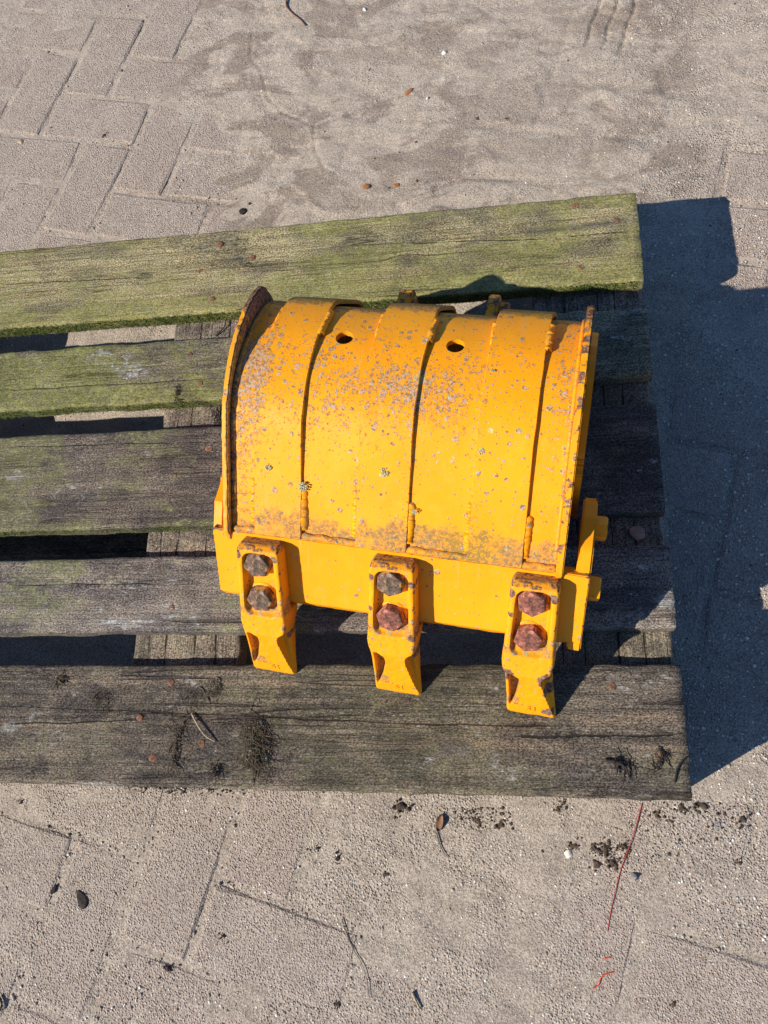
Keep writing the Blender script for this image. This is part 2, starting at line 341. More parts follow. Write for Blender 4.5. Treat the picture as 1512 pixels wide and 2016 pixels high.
def sand_h(x, y):
    e = exposure(x, y); jd = joint_dist(x, y)
    h = 0.0050 * (1 - e) - 0.0038 * e
    h = h + 0.0050 * (fbm(x, y, 6, 4, 5) - 0.5) + 0.0028 * (fbm(x * 1.0 + y * 0.25, y * 2.2, 20, 4, 9) - 0.5) * 2 * (1 - 0.6 * e) + 0.0010 * (fbm(x, y, 90, 3, 12) - 0.5)
    h = h - 0.0008 * np.exp(-(jd / 0.006) ** 2) * sstep(.4, .6, vnoise(x, y, 5, 77))
    # lumps and ripples of blown sand
    rip = fbm(x + 0.5 * y, y - 0.2 * x, 9, 3, 22); h = h + 0.0017 * (1 - e) * sstep(0.8, 1.0, y) * (sstep(0.49, 0.55, rip) - 0.5)
    # tyre print at the back
    d = np.array([math.cos(math.radians(72)), math.sin(math.radians(72))])
    tx, ty = TY[0], TY[1]; al = (x - tx) * d[0] + (y - ty) * d[1]; ac = -(x - tx) * d[1] + (y - ty) * d[0]; ac = -ac
    win = sstep(-0.02, 0.03, al) * sstep(0.6, 0.5, al)
    for g0 in (-0.008, 0.022, 0.052):
        h = h - 0.0042 * win * np.exp(-((ac - g0 - 0.002 * np.sin(al * 90)) / 0.0022) ** 2)
    h = h - 0.0012 * win * sstep(-0.012, -0.006, ac) * sstep(0.062, 0.056, ac) * (1 + 0.8 * (np.sin(al * 260 + ac * 60) > 0.7))
    # a worm-like trail
    for k in range(len(TRAIL) - 1):
        a, b = TRAIL[k], TRAIL[k + 1]; ab = b - a; tt = np.clip(((x - a[0]) * ab[0] + (y - a[1]) * ab[1]) / (ab @ ab), 0, 1)
        dd = np.hypot(x - a[0] - tt * ab[0], y - a[1] - tt * ab[1]); h = np.where(dd < 0.012, h - 0.0011 * np.exp(-(dd / 0.0028) ** 2) + 0.0006 * np.exp(-((dd - 0.006) / 0.0025) ** 2), h)
    return h
TY = at(1160, 95, 0)[:2]
TRAIL = [at(px, py, 0)[:2] for px, py in ((498, 60), (495, 118), (515, 140), (528, 195), (560, 225), (620, 252), (622, 300), (640, 335), (660, 345))]
X0, X1, Y0, Y1 = -1.45, 0.55, -0.42, 1.72; DX = 0.0035
nx = int((X1 - X0) / DX); ny = int((Y1 - Y0) / DX)
gx, gy = np.meshgrid(np.linspace(X0, X1, nx), np.linspace(Y0, Y1, ny))
gz = sand_h(gx, gy)
edge = np.minimum(np.minimum(gx - X0, X1 - gx), np.minimum(gy - Y0, Y1 - gy)); gz = np.where(edge < 0.01, -0.010, gz)
me = bpy.data.meshes.new('sand'); nv = nx * ny; nf = (nx - 1) * (ny - 1)
me.vertices.add(nv); me.vertices.foreach_set('co', np.stack([gx, gy, gz], -1).astype(np.float32).ravel())
idx = np.arange(nv).reshape(ny, nx); q = np.stack([idx[:-1, :-1], idx[:-1, 1:], idx[1:, 1:], idx[1:, :-1]], -1).reshape(-1, 4)
me.loops.add(nf * 4); me.loops.foreach_set('vertex_index', q.ravel().astype(np.int32))
me.polygons.add(nf); me.polygons.foreach_set('loop_start', np.arange(0, nf * 4, 4, dtype=np.int32))
me.polygons.foreach_set('use_smooth', np.ones(nf, dtype=bool)); me.update(calc_edges=True)
dampf = sstep(0.8, 0.95, gy) * sstep(-0.95, -0.6, gx) * sstep(0.25, -0.05, gx) * (0.5 + 1.0 * sstep(0.42, 0.6, fbm(gx, gy, 3, 3, 31)))
TRK = at(1200, 250, 0)[:2]
dampf = np.maximum(dampf, 1.1 * np.exp(-((gx - TRK[0] + 0.3 * (gy - TRK[1])) / 0.06) ** 2 - ((gy - TRK[1]) / 0.08) ** 2))
fattr(me, 'damp', np.clip(dampf + 0.08, 0, 1).ravel())
fattr(me, 'grit', np.clip(0.30 + 0.6 * exposure(gx, gy) + 0.35 * sstep(0.2, 0.05, gy) + 0.35 * sstep(-0.05, 0.1, gx), 0, 1).ravel())
SAND = tag(link('sand', me, M_SAND), kind='structure')

def paver_mesh(i, seed):
    """flat-topped concrete paver with worn rounded arrises, 8 x 16 cm face grid, along +x"""
    r = np.random.default_rng(seed); L, W = 2 * PIT - 0.009, PIT - 0.009
    xs = [-L / 2, -L / 2 + 0.004, -L / 4, 0, L / 4, L / 2 - 0.004, L / 2]; ys = [-W / 2, -W / 2 + 0.004, 0, W / 2 - 0.004, W / 2]
    V = []; F = []
    for b, y in enumerate(ys):
        for a, x in enumerate(xs):
            e = (a in (0, 6)) + (b in (0, 4)); V.append((x + r.normal(0, .0009), y + r.normal(0, .0009), -0.0018 * min(e, 1) - 0.002 * (e == 2) + r.normal(0, .0003)))
    for b in range(4):
        for a in range(6):
            k = b * 7 + a; F.append((k, k + 1, k + 8, k + 7))
    n0 = len(V); ring = list(range(7)) + [13, 20, 27, 34] + list(range(33, 27, -1)) + [21, 14, 7]
    for k in ring: V.append((V[k][0], V[k][1], -0.05))
    for k in range(len(ring)):
        k2 = (k + 1) % len(ring); F.append((ring[k2], ring[k], n0 + k, n0 + k2))
    me_ = mesh('paver', V, F, True); sharpen(me_, 12); return me_
PMS = [paver_mesh(0, s) for s in range(5)]
for p_ in PMS: p_.materials.append(M_PAVER)
npv = 0
for i in range(-30, 40):
    for j in range(-30, 40):
        mm = (i - j + 3) % 4
        if mm == 0: cx, cy = pav_world(i + 1, j + 0.5); ang = PA
        elif mm == 3: cx, cy = pav_world(i + 0.5, j + 1); ang = PA + math.pi / 2 - SH * 0.9
        else: continue
        if not (-1.32 < cx < 0.36 and -0.36 < cy < 1.62): continue
        sx = cx + rng.uniform(-0.05, 0.05, 40); sy = cy + rng.uniform(-0.05, 0.05, 40)
        z = rng.normal(0.0, 0.0007)
        if (sand_h(sx, sy) < z).mean() < 0.10: continue
        if -1.2 < cx < -0.06 and 0.1 < cy < 0.70 and not (cx < -0.45 and cy > 0.4): continue
        o = bpy.data.objects.new('paver', random.choice(PMS)); SC.collection.objects.link(o); o.parent = GROUND
        o.location = (cx, cy, z); o.rotation_euler = (rng.normal(0, .006), rng.normal(0, .004), ang + rng.normal(0, 0.008) + (math.pi if random.random() < .5 else 0)); npv += 1
print('pavers', npv, 'sand verts', nv)
def gh(x, y): return max(float(sand_h(np.array([x]), np.array([y]))[0]), 0.0 if exposure(np.array([x]), np.array([y]))[0] > .5 else -1)

# loose grit: many small stones joined in one mesh
def pebbles(name, pts, sizes, mat, parent=None, label=None):
    bm = bmesh.new(); bmesh.ops.create_icosphere(bm, subdivisions=1, radius=1.0)
    T = np.array([v.co[:] for v in bm.verts]); Fm = np.array([[v.index for v in f.verts] for f in bm.faces]); bm.free()
    n = len(pts); Vs = np.repeat(T[None], n, 0) * (1 + rng.normal(0, 0.16, (n, len(T), 1)))
    Vs = Vs * np.stack([sizes * rng.uniform(.7, 1.35, n), sizes * rng.uniform(.7, 1.35, n), sizes * rng.uniform(.45, .85, n)], -1)[:, None]
    a = rng.uniform(0, 6.28, n); c, s_ = np.cos(a)[:, None], np.sin(a)[:, None]
    Vs = np.stack([Vs[..., 0] * c - Vs[..., 1] * s_, Vs[..., 0] * s_ + Vs[..., 1] * c, Vs[..., 2]], -1) + pts[:, None]
    Fs = (Fm[None] + (np.arange(n) * len(T))[:, None, None]).reshape(-1, 3); V = Vs.reshape(-1, 3)
    me = bpy.data.meshes.new(name); me.vertices.add(len(V)); me.vertices.foreach_set('co', V.astype(np.float32).ravel())
    me.loops.add(len(Fs) * 3); me.loops.foreach_set('vertex_index', Fs.ravel().astype(np.int32))
    me.polygons.add(len(Fs)); me.polygons.foreach_set('loop_start', np.arange(0, len(Fs) * 3, 3, dtype=np.int32)); me.update(calc_edges=True)
    return link(name, me, mat, parent)
def scatter(n, smin, smax, fn=None):
    x = rng.uniform(-1.3, 0.36, n * 3); y = rng.uniform(-0.36, 1.62, n * 3)
    p = 0.25 + 0.75 * exposure(x, y) if fn is None else fn(x, y)
    k = rng.random(n * 3) < p; x, y = x[k][:n], y[k][:n]
    s = smin * (smax / smin) ** (rng.random(len(x)) ** 2.2)
    z = np.maximum(sand_h(x, y), np.where(exposure(x, y) > .5, 0.0, -1)) - 0.25 * s
    return np.stack([x, y, z], -1), s
def lowgrit(x, y): return 0.12 + 0.6 * (y < 0.1) + 0.5 * (x > 0.02)
P, S_ = scatter(9000, 0.0009, 0.0026, lowgrit); tag(pebbles('gravel', P, S_, M_SAND), 'fine tan grit lying all over the sandy paving', 'gravel', None, 'stuff')
P, S_ = scatter(5200, 0.0008, 0.0019, lowgrit); P2, S2 = scatter(4200, 0.0009, 0.0021, lambda x, y: 1.0 * (x > 0.0) * (y > -.1) * (y < .85)); P = np.concatenate([P, P2]); S_ = np.concatenate([S_, S2])
tag(pebbles('gravel', P, S_, M_WHITE), 'pale grains glinting in the sandy paving', 'gravel', None, 'stuff')
P, S_ = scatter(650, 0.0009, 0.0026, lambda x, y: 0.5 + 0 * x); tag(pebbles('dirt_crumbs', P, S_, M_DIRT), 'dark crumbs of soil sprinkled over the sandy paving', 'dirt', None, 'stuff')

# ------------------------------------------------------------------ pallet
PAL = bpy.data.objects.new('pallet', None); SC.collection.objects.link(PAL)
tag(PAL, 'weathered mossy wooden pallet lying on the sandy paving under the yellow bucket', 'pallet')
ZT = 0.144
def board(name, x0, x1, y0, y1, z0, z1, mat, axis='x', seed=1, knots=(), cracks=(), green=None, stains=(), whites=(), nst=(), res=0.0034, chip=0.0021, rnd=0.004):
    """plank with a worn, dished top, rounded arrises, grain that runs round its knots"""
    L, W = (x1 - x0, y1 - y0) if axis == 'x' else (y1 - y0, x1 - x0)
    n = max(2, int(L / (res * 1.5))); mcols = max(4, int(W / res))
    a = np.linspace(0, L, n + 1); e = rnd
    b = np.concatenate([[0, 0.0008, e * .35, e], np.linspace(e, W - e, mcols)[1:-1], [W - e, W - e * .35, W - 0.0008, W]])
    A, B = np.meshgrid(a, b, indexing='ij')
    r_ = np.minimum(B, W - B); zt = -np.where(r_ < e, (e - r_) ** 2 / e * 0.8, 0)
    ra = np.minimum(A, L - A); zt = zt - np.where(ra < e, (e - ra) ** 2 / e * 0.6, 0)
    ed = chip * (fbm(A * 3, B * 0 + seed, 12, 4, seed) - 0.5) * 2
    Bw = B + np.where(B < W / 2, 1, -1) * 0 + ed * np.where(B < W * .5, np.clip(1 - B / .02, 0, 1), np.clip(1 - (W - B) / .02, 0, 1))
    relief = 0.0012 * (fbm(A * 1.2, B * 22, 4, 4, seed + 3) - 0.5) + 0.0022 * (fbm(A, B, 7, 3, seed + 5) - 0.5)
    gcy = B.copy(); gcx = A.copy()
    cr = [np.full_like(A, 2.0) for _ in range(5)]; rs = np.zeros_like(A)
    for (kx, ky, kr) in knots:
        dx, dy = A - kx, B - ky; d = np.sqrt((dx / 1.9) ** 2 + dy ** 2)
        gcy = gcy - dy * 0.85 * np.exp(-(d / kr) ** 2); gcx = gcx + 0.3 * np.exp(-(d / (kr * .7)) ** 2)
        relief = relief + 0.0006 * np.exp(-(d / kr) ** 2); rs = np.maximum(rs, .55 * np.exp(-(d / (kr * .62)) ** 4))
    for kc, (cx0, cx1, cy_, slope, wd) in enumerate(cracks[:5]):
        yy = cy_ + slope * (A - cx0) + 0.0022 * (fbm(A, A * 0 + cy_ * 9, 22, 3, seed + 7) - 0.5) * 2
        out = 2.0 * np.maximum(sstep(cx0 + .02, cx0, A), sstep(cx1 - .02, cx1, A))
        sd_ = (B - yy) / .01 * (.0011 / (wd + .0004)); cr[kc] = np.clip(sd_, -1, 1) + out * np.where(sd_ < 0, -1, 1)
        relief = relief - wd * .8 * np.exp(-((B - yy) / .004) ** 2) * (out < .5)
    for (sx, sy, sl, sw) in stains:
        rs = np.maximum(rs, np.exp(-((A - sx) / sl) ** 2 - ((B - sy) / sw) ** 2))
    Z = z1 + zt + relief
    for (sx, sy) in nst: rs = np.maximum(rs, .75 * np.exp(-((A - sx) / .008) ** 2 - ((B - sy) / .0055) ** 2))
    def tow(A_, B_, Z_):
        return (np.stack([x0 + A_, y0 + B_, Z_], -1) if axis == 'x' else np.stack([x1 - B_, y0 + A_, Z_], -1)).reshape(-1, 3)
    Aj = A + (ra < 1e-6) * 0.0016 * (vnoise(A * 0, B, 160, seed) - .5)
    top = tow(Aj, Bw, Z); V = [top]; nb = len(b); na = n + 1
    F = [(i * nb + j, (i + 1) * nb + j, (i + 1) * nb + j + 1, i * nb + j + 1) for i in range(n) for j in range(nb - 1)]
    ring = [(i, 0) for i in range(na)] + [(n, j) for j in range(1, nb)] + [(i, nb - 1) for i in range(n - 1, -1, -1)] + [(0, j) for j in range(nb - 2, 0, -1)]
    base = na * nb; prev = [i * nb + j for i, j in ring]; G = [np.stack([gcx, gcy, 0 * gcx], -1).reshape(-1, 3)]
    CR = [[c_.ravel()] for c_ in cr]; RS = [rs.ravel()]
    levels = [z1 - 0.006, (z0 + z1) / 2, z0 + 0.003, z0]; H = len(ring)
    ri = np.array([i * nb + j for i, j in ring])
    for lv, zz in enumerate(levels):
        P_ = top[ri].copy(); P_[:, 2] = zz; wob = 0.0009 * (fbm(P_[:, 0] + P_[:, 1], P_[:, 2] * 60, 25, 3, seed + lv) - .5) * 2
        P_[:, 1] += wob if axis == 'x' else 0; P_[:, 0] += wob if axis != 'x' else 0
        V.append(P_); g_ = G[0][ri].copy(); g_[:, 2] = (z1 - zz); g_[:, 1] += (z1 - zz) * 0.9; G.append(g_); [CR[k_].append(c_.ravel()[ri]) for k_, c_ in enumerate(cr)]; RS.append(np.zeros(H))
        cur = list(range(base + lv * H, base + lv * H + H))
        for k in range(H):
            k2 = (k + 1) % H; F.append((prev[k], cur[k], cur[k2], prev[k2]))
        prev = cur
    F.append(tuple(prev[::-1]))
    if axis != 'x': F = [f for f in F]
    V = np.concatenate(V); me = mesh(name, V, F, True); sharpen(me, 50)
    vattr(me, 'gc', np.concatenate(G)); [fattr(me, 'crack%d' % k_, np.concatenate(c_)) for k_, c_ in enumerate(CR)]; fattr(me, 'rust', np.concatenate(RS))
    wh = np.zeros(len(V))
    for (px_, py_, lx_, ly_, st_) in whites:
        p_ = at(px_, py_, ZT); wh = np.maximum(wh, st_ * np.exp(-((V[:, 0] - p_[0]) / lx_) ** 2 - ((V[:, 1] - p_[1]) / ly_) ** 2))
    fattr(me, 'white', wh)
    gr = np.zeros(len(V)) if green is None else green(V[:, 0], V[:, 1], V[:, 2]); fattr(me, 'green', np.clip(gr, -1, 1))
    return link(name, me, mat, PAL)

W1 = mat_wood('wood_green', (0.125, 0.10, 0.05), (0.37, 0.335, 0.20), 0.75, 0.5, 0, (0.235, 0.225, 0.060), 1.0)
W2 = mat_wood('wood_greygreen', (0.09, 0.078, 0.05), (0.27, 0.245, 0.17), 0.8, 1.0, 0, (0.20, 0.205, 0.05), 2.3)
W3 = mat_wood('wood_grey', (0.050, 0.042, 0.036), (0.195, 0.165, 0.138), 0.55, 0.8, 0, (0.17, 0.18, 0.055), 3.7)
W4 = mat_wood('wood_pale_grey', (0.075, 0.064, 0.056), (0.28, 0.245, 0.215), 0.6, 1.0, 0, (0.19, 0.20, 0.08), 5.2)
W5 = mat_wood('wood_dark_brown', (0.034, 0.029, 0.025), (0.200, 0.168, 0.135), 0.22, 0.7, 0.3, (0.13, 0.135, 0.045), 6.9)
WS = mat_wood('wood_stringer', (0.09, 0.07, 0.055), (0.27, 0.235, 0.195), 0.3, 0.1, 0.2, (0.15, 0.16, 0.06), 8.1)
WB = mat_wood('wood_under', (0.05, 0.04, 0.032), (0.16, 0.135, 0.11), 0.1, 0.0, 0.2, (0.10, 0.11, 0.05), 9.4)
LX = -1.2
def bx(px, py): p = at(px, py, ZT); return p[0] - LX, p[1]
def K(px, py, r, y0): a, y = bx(px, py); return (a, y - y0, r)
def CRK(px0, py0, px1, py1, wd, y0):
    a0, ya = bx(px0, py0); a1, yb = bx(px1, py1); return (a0, a1, ya - y0, (yb - ya) / (a1 - a0), wd)
YB = {5: (0, .145), 4: (.18625, .28625), 3: (.3275, .4725), 2: (.51375, .61375), 1: (.655, .8)}
def STN(px, py, l, w_, y0): a, y = bx(px, py); return (a, y - y0, l, w_)
zb = 0.122
B1 = board('deck_board', LX, 0, *YB[1], zb, ZT, W1, seed=11, whites=[(350, 530, .06, .012, .7), (930, 415, .02, .006, .9), (200, 540, .03, .01, .6)], knots=[K(285, 545, .012, .655), K(800, 515, .013, .655), K(815, 430, .010, .655)],
           cracks=[CRK(1098, 468, 1258, 455, .0009, .655), CRK(790, 480, 1090, 470, .0005, .655), CRK(0, 560, 300, 545, .0005, .655)],
           stains=[STN(1180, 442, .035, .004, .655), STN(1098, 452, .05, .003, .655), STN(465, 510, .022, .0035, .655)],
           green=lambda x, y, z: 0.55 + 0.4 * (y < .685) - 0.5 * np.exp(-((y - .76) / .018) ** 2) + 0.5 * (z < .139) * (y < .66))
B1['label'] = 'greenest board along the back edge'
B2 = board('deck_board', LX, 0, *YB[2], zb, ZT, W2, seed=23, whites=[(250, 730, .05, .022, 1.3), (200, 700, .05, .02, 1.0), (150, 690, .03, .008, .9), (390, 690, .02, .012, .6), (1250, 610, .02, .005, 1.6), (1225, 665, .016, .003, 1.6)], knots=[K(385, 790, .010, .51375), K(372, 705, .008, .51375)],
           cracks=[CRK(0, 770, 420, 745, .0005, .51375)], chip=.003,
           green=lambda x, y, z: 0.5 * sstep(-.55, -.8, x) + 0.25 - 0.5 * sstep(-.35, -.1, x) + .3 * (y < .53))
B2['label'] = 'green and grey board second from the back'
B3 = board('deck_board', LX, 0, *YB[3], zb, ZT, W3, seed=31, whites=[(285, 960, .03, .02, .95), (347, 982, .008, .006, 1.4), (145, 970, .04, .02, .8), (30, 945, .02, .006, .9), (1258, 924, .012, .005, 1.8), (1250, 952, .012, .003, 1.6), (1200, 975, .02, .01, .8), (1290, 890, .008, .02, .8)], knots=[K(560, 930, .012, .3275)], cracks=[CRK(0, 880, 430, 870, .0005, .3275), CRK(1150, 880, 1300, 870, .0005, .3275)],
           green=lambda x, y, z: 0.9 * sstep(-.75, -.95, x) + 0.1 - .35 * sstep(-.45, -.2, x) + .3 * (y < .335))
B4 = board('deck_board', LX, 0, *YB[4], zb, ZT, W4, seed=47, whites=[(255, 1155, .02, .022, 1.4), (240, 1225, .06, .008, 1.8), (330, 1205, .025, .016, 1.1), (400, 1225, .03, .012, 1.1), (10, 1140, .02, .02, 1.0), (190, 1180, .05, .02, .7), (340, 1150, .01, .01, 1.2), (1268, 1118, .016, .006, 1.8), (1315, 1190, .014, .012, 1.9), (1230, 1215, .012, .005, 1.4), (600, 1215, .05, .02, .9), (1245, 1160, .02, .008, .8)], knots=[K(320, 1122, .009, .18625)], cracks=[CRK(0, 1150, 350, 1150, .0004, .18625)],
           green=lambda x, y, z: 0.15 + 0 * x)
B5 = board('deck_board', LX, 0, *YB[5], zb, ZT, W5, seed=59, whites=[(975, 1345, .008, .012, 1.1), (975, 1500, .008, .015, 1.2), (1010, 1530, .012, .012, 1.1), (850, 1497, .006, .006, 1.4), (1250, 1335, .05, .02, .6), (400, 1340, .04, .008, .8), (60, 1430, .06, .03, .7), (310, 1450, .03, .006, .9), (760, 1355, .03, .005, .8), (180, 1545, .05, .003, 1.8)], knots=[K(890, 1475, .016, 0)],
           cracks=[CRK(0, 1390, 560, 1412, .0007, 0), CRK(560, 1415, 900, 1428, .0006, 0), CRK(990, 1450, 1365, 1446, .0012, 0), CRK(850, 1425, 1110, 1430, .0008, 0), CRK(0, 1425, 300, 1418, .0005, 0)],
           green=lambda x, y, z: 0.05 + 0.55 * np.exp(-((x + .25) / .28) ** 2) + .5 * (x > -.004) * (y > .05) * (y < .10), rnd=.006)
B5['label'] = 'dark brown front board with dry moss on it'
SB = []
for k, (xa, xb) in enumerate(((-0.145, -0.002), (-.6725, -.5275), (-1.198, -1.055))):
    o = board('stringer_board', xa, xb, 0.001, .799, .100, .1218, WS, 'y', seed=71 + k, res=.006, green=lambda x, y, z: 0.1 + 0 * x,
              cracks=[(0, .8, .03, 0.01, .0012), (.1, .7, .062, -.008, .001), (0, .8, .10, .004, .0011), (0, .4, .125, .0, .0008)])
    SB.append(o)
def block(name, x0, x1, y0, y1, z0, z1, mat, seed):
    bm = bmesh.new(); bmesh.ops.create_cube(bm, size=1.0)
    for v in bm.verts: v.co = Vector(((x0 + x1) / 2 + v.co.x * (x1 - x0), (y0 + y1) / 2 + v.co.y * (y1 - y0), (z0 + z1) / 2 + v.co.z * (z1 - z0)))
    bmesh.ops.bevel(bm, geom=bm.edges[:], offset=.003, segments=1, affect='EDGES'); me = bpy.data.meshes.new(name); bm.to_mesh(me); bm.free()
    co = np.array([v.co[:] for v in me.vertices]); vattr(me, 'gc', np.stack([co[:, 0] + seed, co[:, 1] + co[:, 2] * .7, co[:, 2]], -1))
    z = np.zeros(len(co)); [fattr(me, 'crack%d' % k_, z + 2) for k_ in range(5)]; fattr(me, 'white', z); fattr(me, 'rust', z); fattr(me, 'green', z + .1)
    return link(name, me, mat, PAL)
for (xa, xb) in ((-0.145, -0.001), (-.6725, -.5275), (-1.199, -1.055)):
    for (ya, yb) in ((.001, .100), (.3275, .4725), (.700, .799)):
        block('block', xa, xb, ya, yb, .0225, .0998, WS, random.random())
for (ya, yb) in ((.0015, .099), (.328, .472)):
    block('bottom_board', LX + .001, -.0005, ya, yb, 0.001, .0222, WB, random.random())
# nails
def nail_mesh():
    V = []; F = []; n = 12; r = .0050
    for k, (rr, z) in enumerate(((r, -.002), (r, .0004), (r * .8, .0010), (r * .35, .0006))):
        for a in range(n):
            t_ = a / n * 6.283; q_ = 1 + .10 * math.sin(a * 2.3 + k); V.append((rr * q_ * math.cos(t_), rr * q_ * math.sin(t_), z))
    for k in range(3):
        for a in range(n): F.append((k * n + a, k * n + (a + 1) % n, (k + 1) * n + (a + 1) % n, (k + 1) * n + a))
    F.append(tuple(range(3 * n, 4 * n))); return mesh('nail', V, F)
NM = nail_mesh(); NM.materials.append(M_NAIL)
def nails(board_, pts):
    for px, py in pts:
        p = at(px, py, ZT); o = bpy.data.objects.new('nail', NM); SC.collection.objects.link(o); o.parent = board_
        o.location = (p[0], p[1], ZT - .0004); s_ = random.uniform(.8, 1.15); o.scale = (s_, s_, 1); o.rotation_euler = (random.uniform(-.15, .15), random.uniform(-.15, .15), random.uniform(0, 6))
nails(B1, [(433, 480), (497, 507), (395, 534), (418, 590), (1133, 407), (1213, 434), (1099, 468), (1145, 526)])
nails(B2, [(373, 699), (394, 754)]); nails(B3, [(412, 882), (343, 938)]); nails(B4, [(338, 1197), (312, 1124)])
nails(B5, [(337, 1343), (397, 1463), (302, 1492), (1206, 1351), (1305, 1486), (275, 1413)])

# fibres: bundles of thin bent strands
def strands(name, specs, mat, parent=None, sides=4):
    """specs: list of (list of points, radius0, radius1)"""
    V = []; F = []
    for pts, r0, r1 in specs:
        pts = [np.array(p, float) for p in pts]; n = len(pts); b0 = len(V)
        for k, p in enumerate(pts):
            d = pts[min(k + 1, n - 1)] - pts[max(k - 1, 0)]; d = d / (np.linalg.norm(d) + 1e-9)
            s1 = np.cross(d, [0.1, 0.2, 1.0]); s1 /= np.linalg.norm(s1) + 1e-9; s2 = np.cross(d, s1); r = r0 + (r1 - r0) * k / (n - 1)
            for a in range(sides):
                t_ = a / sides * 6.283; V.append(p + r * (math.cos(t_) * s1 + math.sin(t_) * s2))
        for k in range(n - 1):
            for a in range(sides):
                a2 = (a + 1) % sides; F.append((b0 + k * sides + a, b0 + k * sides + a2, b0 + (k + 1) * sides + a2, b0 + (k + 1) * sides + a))
        F.append(tuple(b0 + a for a in range(sides))[::-1]); F.append(tuple(b0 + (n - 1) * sides + a for a in range(sides)))
    return link(name, mesh(name, V, F), mat, parent)
def clump(name, px0, py0, px1, py1, wid, n, z, mat, label, cat='dry moss', hgt=.006, ln=.02, rad=.00035, group=None):
    """tangle of dry moss stems along a line given by its ends"""
    a = at(px0, py0, z); b = at(px1, py1, z); ax = (b - a)[:2]; L = np.linalg.norm(ax); ang0 = math.atan2(ax[1], ax[0]); sp = []
    for k in range(n):
        t_ = random.random(); w_ = wid * (0.35 + .65 * math.sin(min(t_ * 1.15, 1) * 3.14)) * random.gauss(0, .5)
        p = a + (b - a) * t_ + np.array([-math.sin(ang0), math.cos(ang0), 0]) * w_; p[2] = z + random.uniform(0.0002, hgt) * (1 - abs(w_) / (wid * 1.6 + 1e-6))
        ang = ang0 + random.gauss(0, .9); l_ = ln * random.uniform(.3, 1); pts = [p]; bend = random.gauss(0, 1.2)
        for s_ in range(5):
            ang += bend / 5 + random.gauss(0, .25); q_ = pts[-1] + np.array([math.cos(ang), math.sin(ang), random.gauss(-.05, .3)]) * l_ / 5; q_[2] = max(q_[2], z + .0003); pts.append(q_)
        th_ = 2.6 if k % 17 == 0 else 1.0; sp.append((pts, rad * random.uniform(.6, 1.5) * th_, rad * .4 * th_))
    o = strands(name, sp, mat); tag(o, label, cat, group); return o
zt = ZT + .0004
clump('dry_moss_clump', 498, 1418, 505, 1510, .017, 230, zt, M_MOSSD, 'largest tuft of dry dark moss on the front board, below the left tooth', hgt=.012, ln=.03)
clump('dry_moss_clump', 352, 1432, 338, 1508, .005, 60, zt, M_MOSSD, 'narrow dark tail of dry moss left of the straw stem', hgt=.007, ln=.022)
clump('dry_moss_clump', 415, 1340, 425, 1362, .013, 40, zt, M_MOSSD, 'small dry moss tuft on the front board above the straw stem', hgt=.006, ln=.016)
clump('dry_moss_clump', 420, 1498, 428, 1525, .005, 26, zt, M_BLACK, 'small curled dark moss tuft at the lower edge of the front board', hgt=.006, ln=.02)
clump('dry_moss_clump', 320, 1428, 372, 1420, .012, 36, zt, M_MOSSD, 'thin fan of moss threads beside the left end of the straw stem', hgt=.004, ln=.03, rad=.00025)
clump('dry_moss_clump', 190, 1395, 205, 1375, .030, 60, zt, M_MOSSD, 'wide thin scatter of moss threads near the left end of the front board', hgt=.003, ln=.016, rad=.00025)
clump('dry_moss_clump', 110, 1335, 122, 1342, .012, 60, zt, M_MOSSD, 'leftmost little dark moss tuft on the front board', hgt=.004, ln=.014)
clump('dry_moss_clump', 1205, 1498, 1240, 1508, .004, 18, zt, M_BLACK, 'black curled moss strip left of the front board corner', hgt=.006, ln=.02, rad=.0006)
clump('dry_moss_clump', 1285, 1520, 1310, 1490, .005, 26, zt, M_BLACK, 'black moss tuft below the nail at the front board corner', hgt=.006, ln=.016, rad=.0005)
clump('dry_moss_clump', 352, 1378, 420, 1370, .010, 50, zt, M_MOSSD, 'faint row of moss threads between the straw stem and the board crack', hgt=.003, ln=.016, rad=.00025)
clump('dry_moss_clump', 348, 795, 350, 762, .003, 40, zt, M_BLACK, 'small black moss tuft on the second board near the bucket', hgt=.004, ln=.010)
clump('dry_moss_clump', 420, 800, 436, 830, .010, 60, .1225, M_BLACK, 'black moss tuft in the gap left of the bucket rim', hgt=.008, ln=.02)
def polyt(name, pxs, z, r0, r1, mat, label, cat, lift=.002):
    pts = [at(px, py, z) + np.array([0, 0, r0 + lift * math.sin(k / (len(pxs) - 1) * 3.14)]) for k, (px, py) in enumerate(pxs)]
    fine = []
    for k in range(len(pts) - 1):
        for s_ in range(4):
            t_ = s_ / 4; p0 = pts[max(k - 1, 0)]; p1 = pts[k]; p2 = pts[k + 1]; p3 = pts[min(k + 2, len(pts) - 1)]
            fine.append(.5 * ((2 * p1) + (-p0 + p2) * t_ + (2 * p0 - 5 * p1 + 4 * p2 - p3) * t_ ** 2 + (-p0 + 3 * p1 - 3 * p2 + p3) * t_ ** 3))
    fine.append(pts[-1]); return tag(strands(name, [(fine, r0, r1)], mat, None, 6), label, cat)
polyt('straw_stem', [(378, 1405), (393, 1430), (408, 1450), (426, 1461)], ZT, .0012, .0006, M_STRAW, 'pale split straw stem lying on the front board', 'straw', .004)
polyt('moss_thread', [(345, 1508), (352, 1480), (350, 1455), (365, 1425), (378, 1408)], ZT, .0006, .0004, M_BLACK, 'dark thread curling down from the top end of the straw stem', 'thread')
polyt('moss_thread', [(1190, 1497), (1215, 1502), (1232, 1512), (1238, 1532)], ZT, .0020, .0008, M_BLACK, 'thick black curl beside the black moss strip', 'thread')
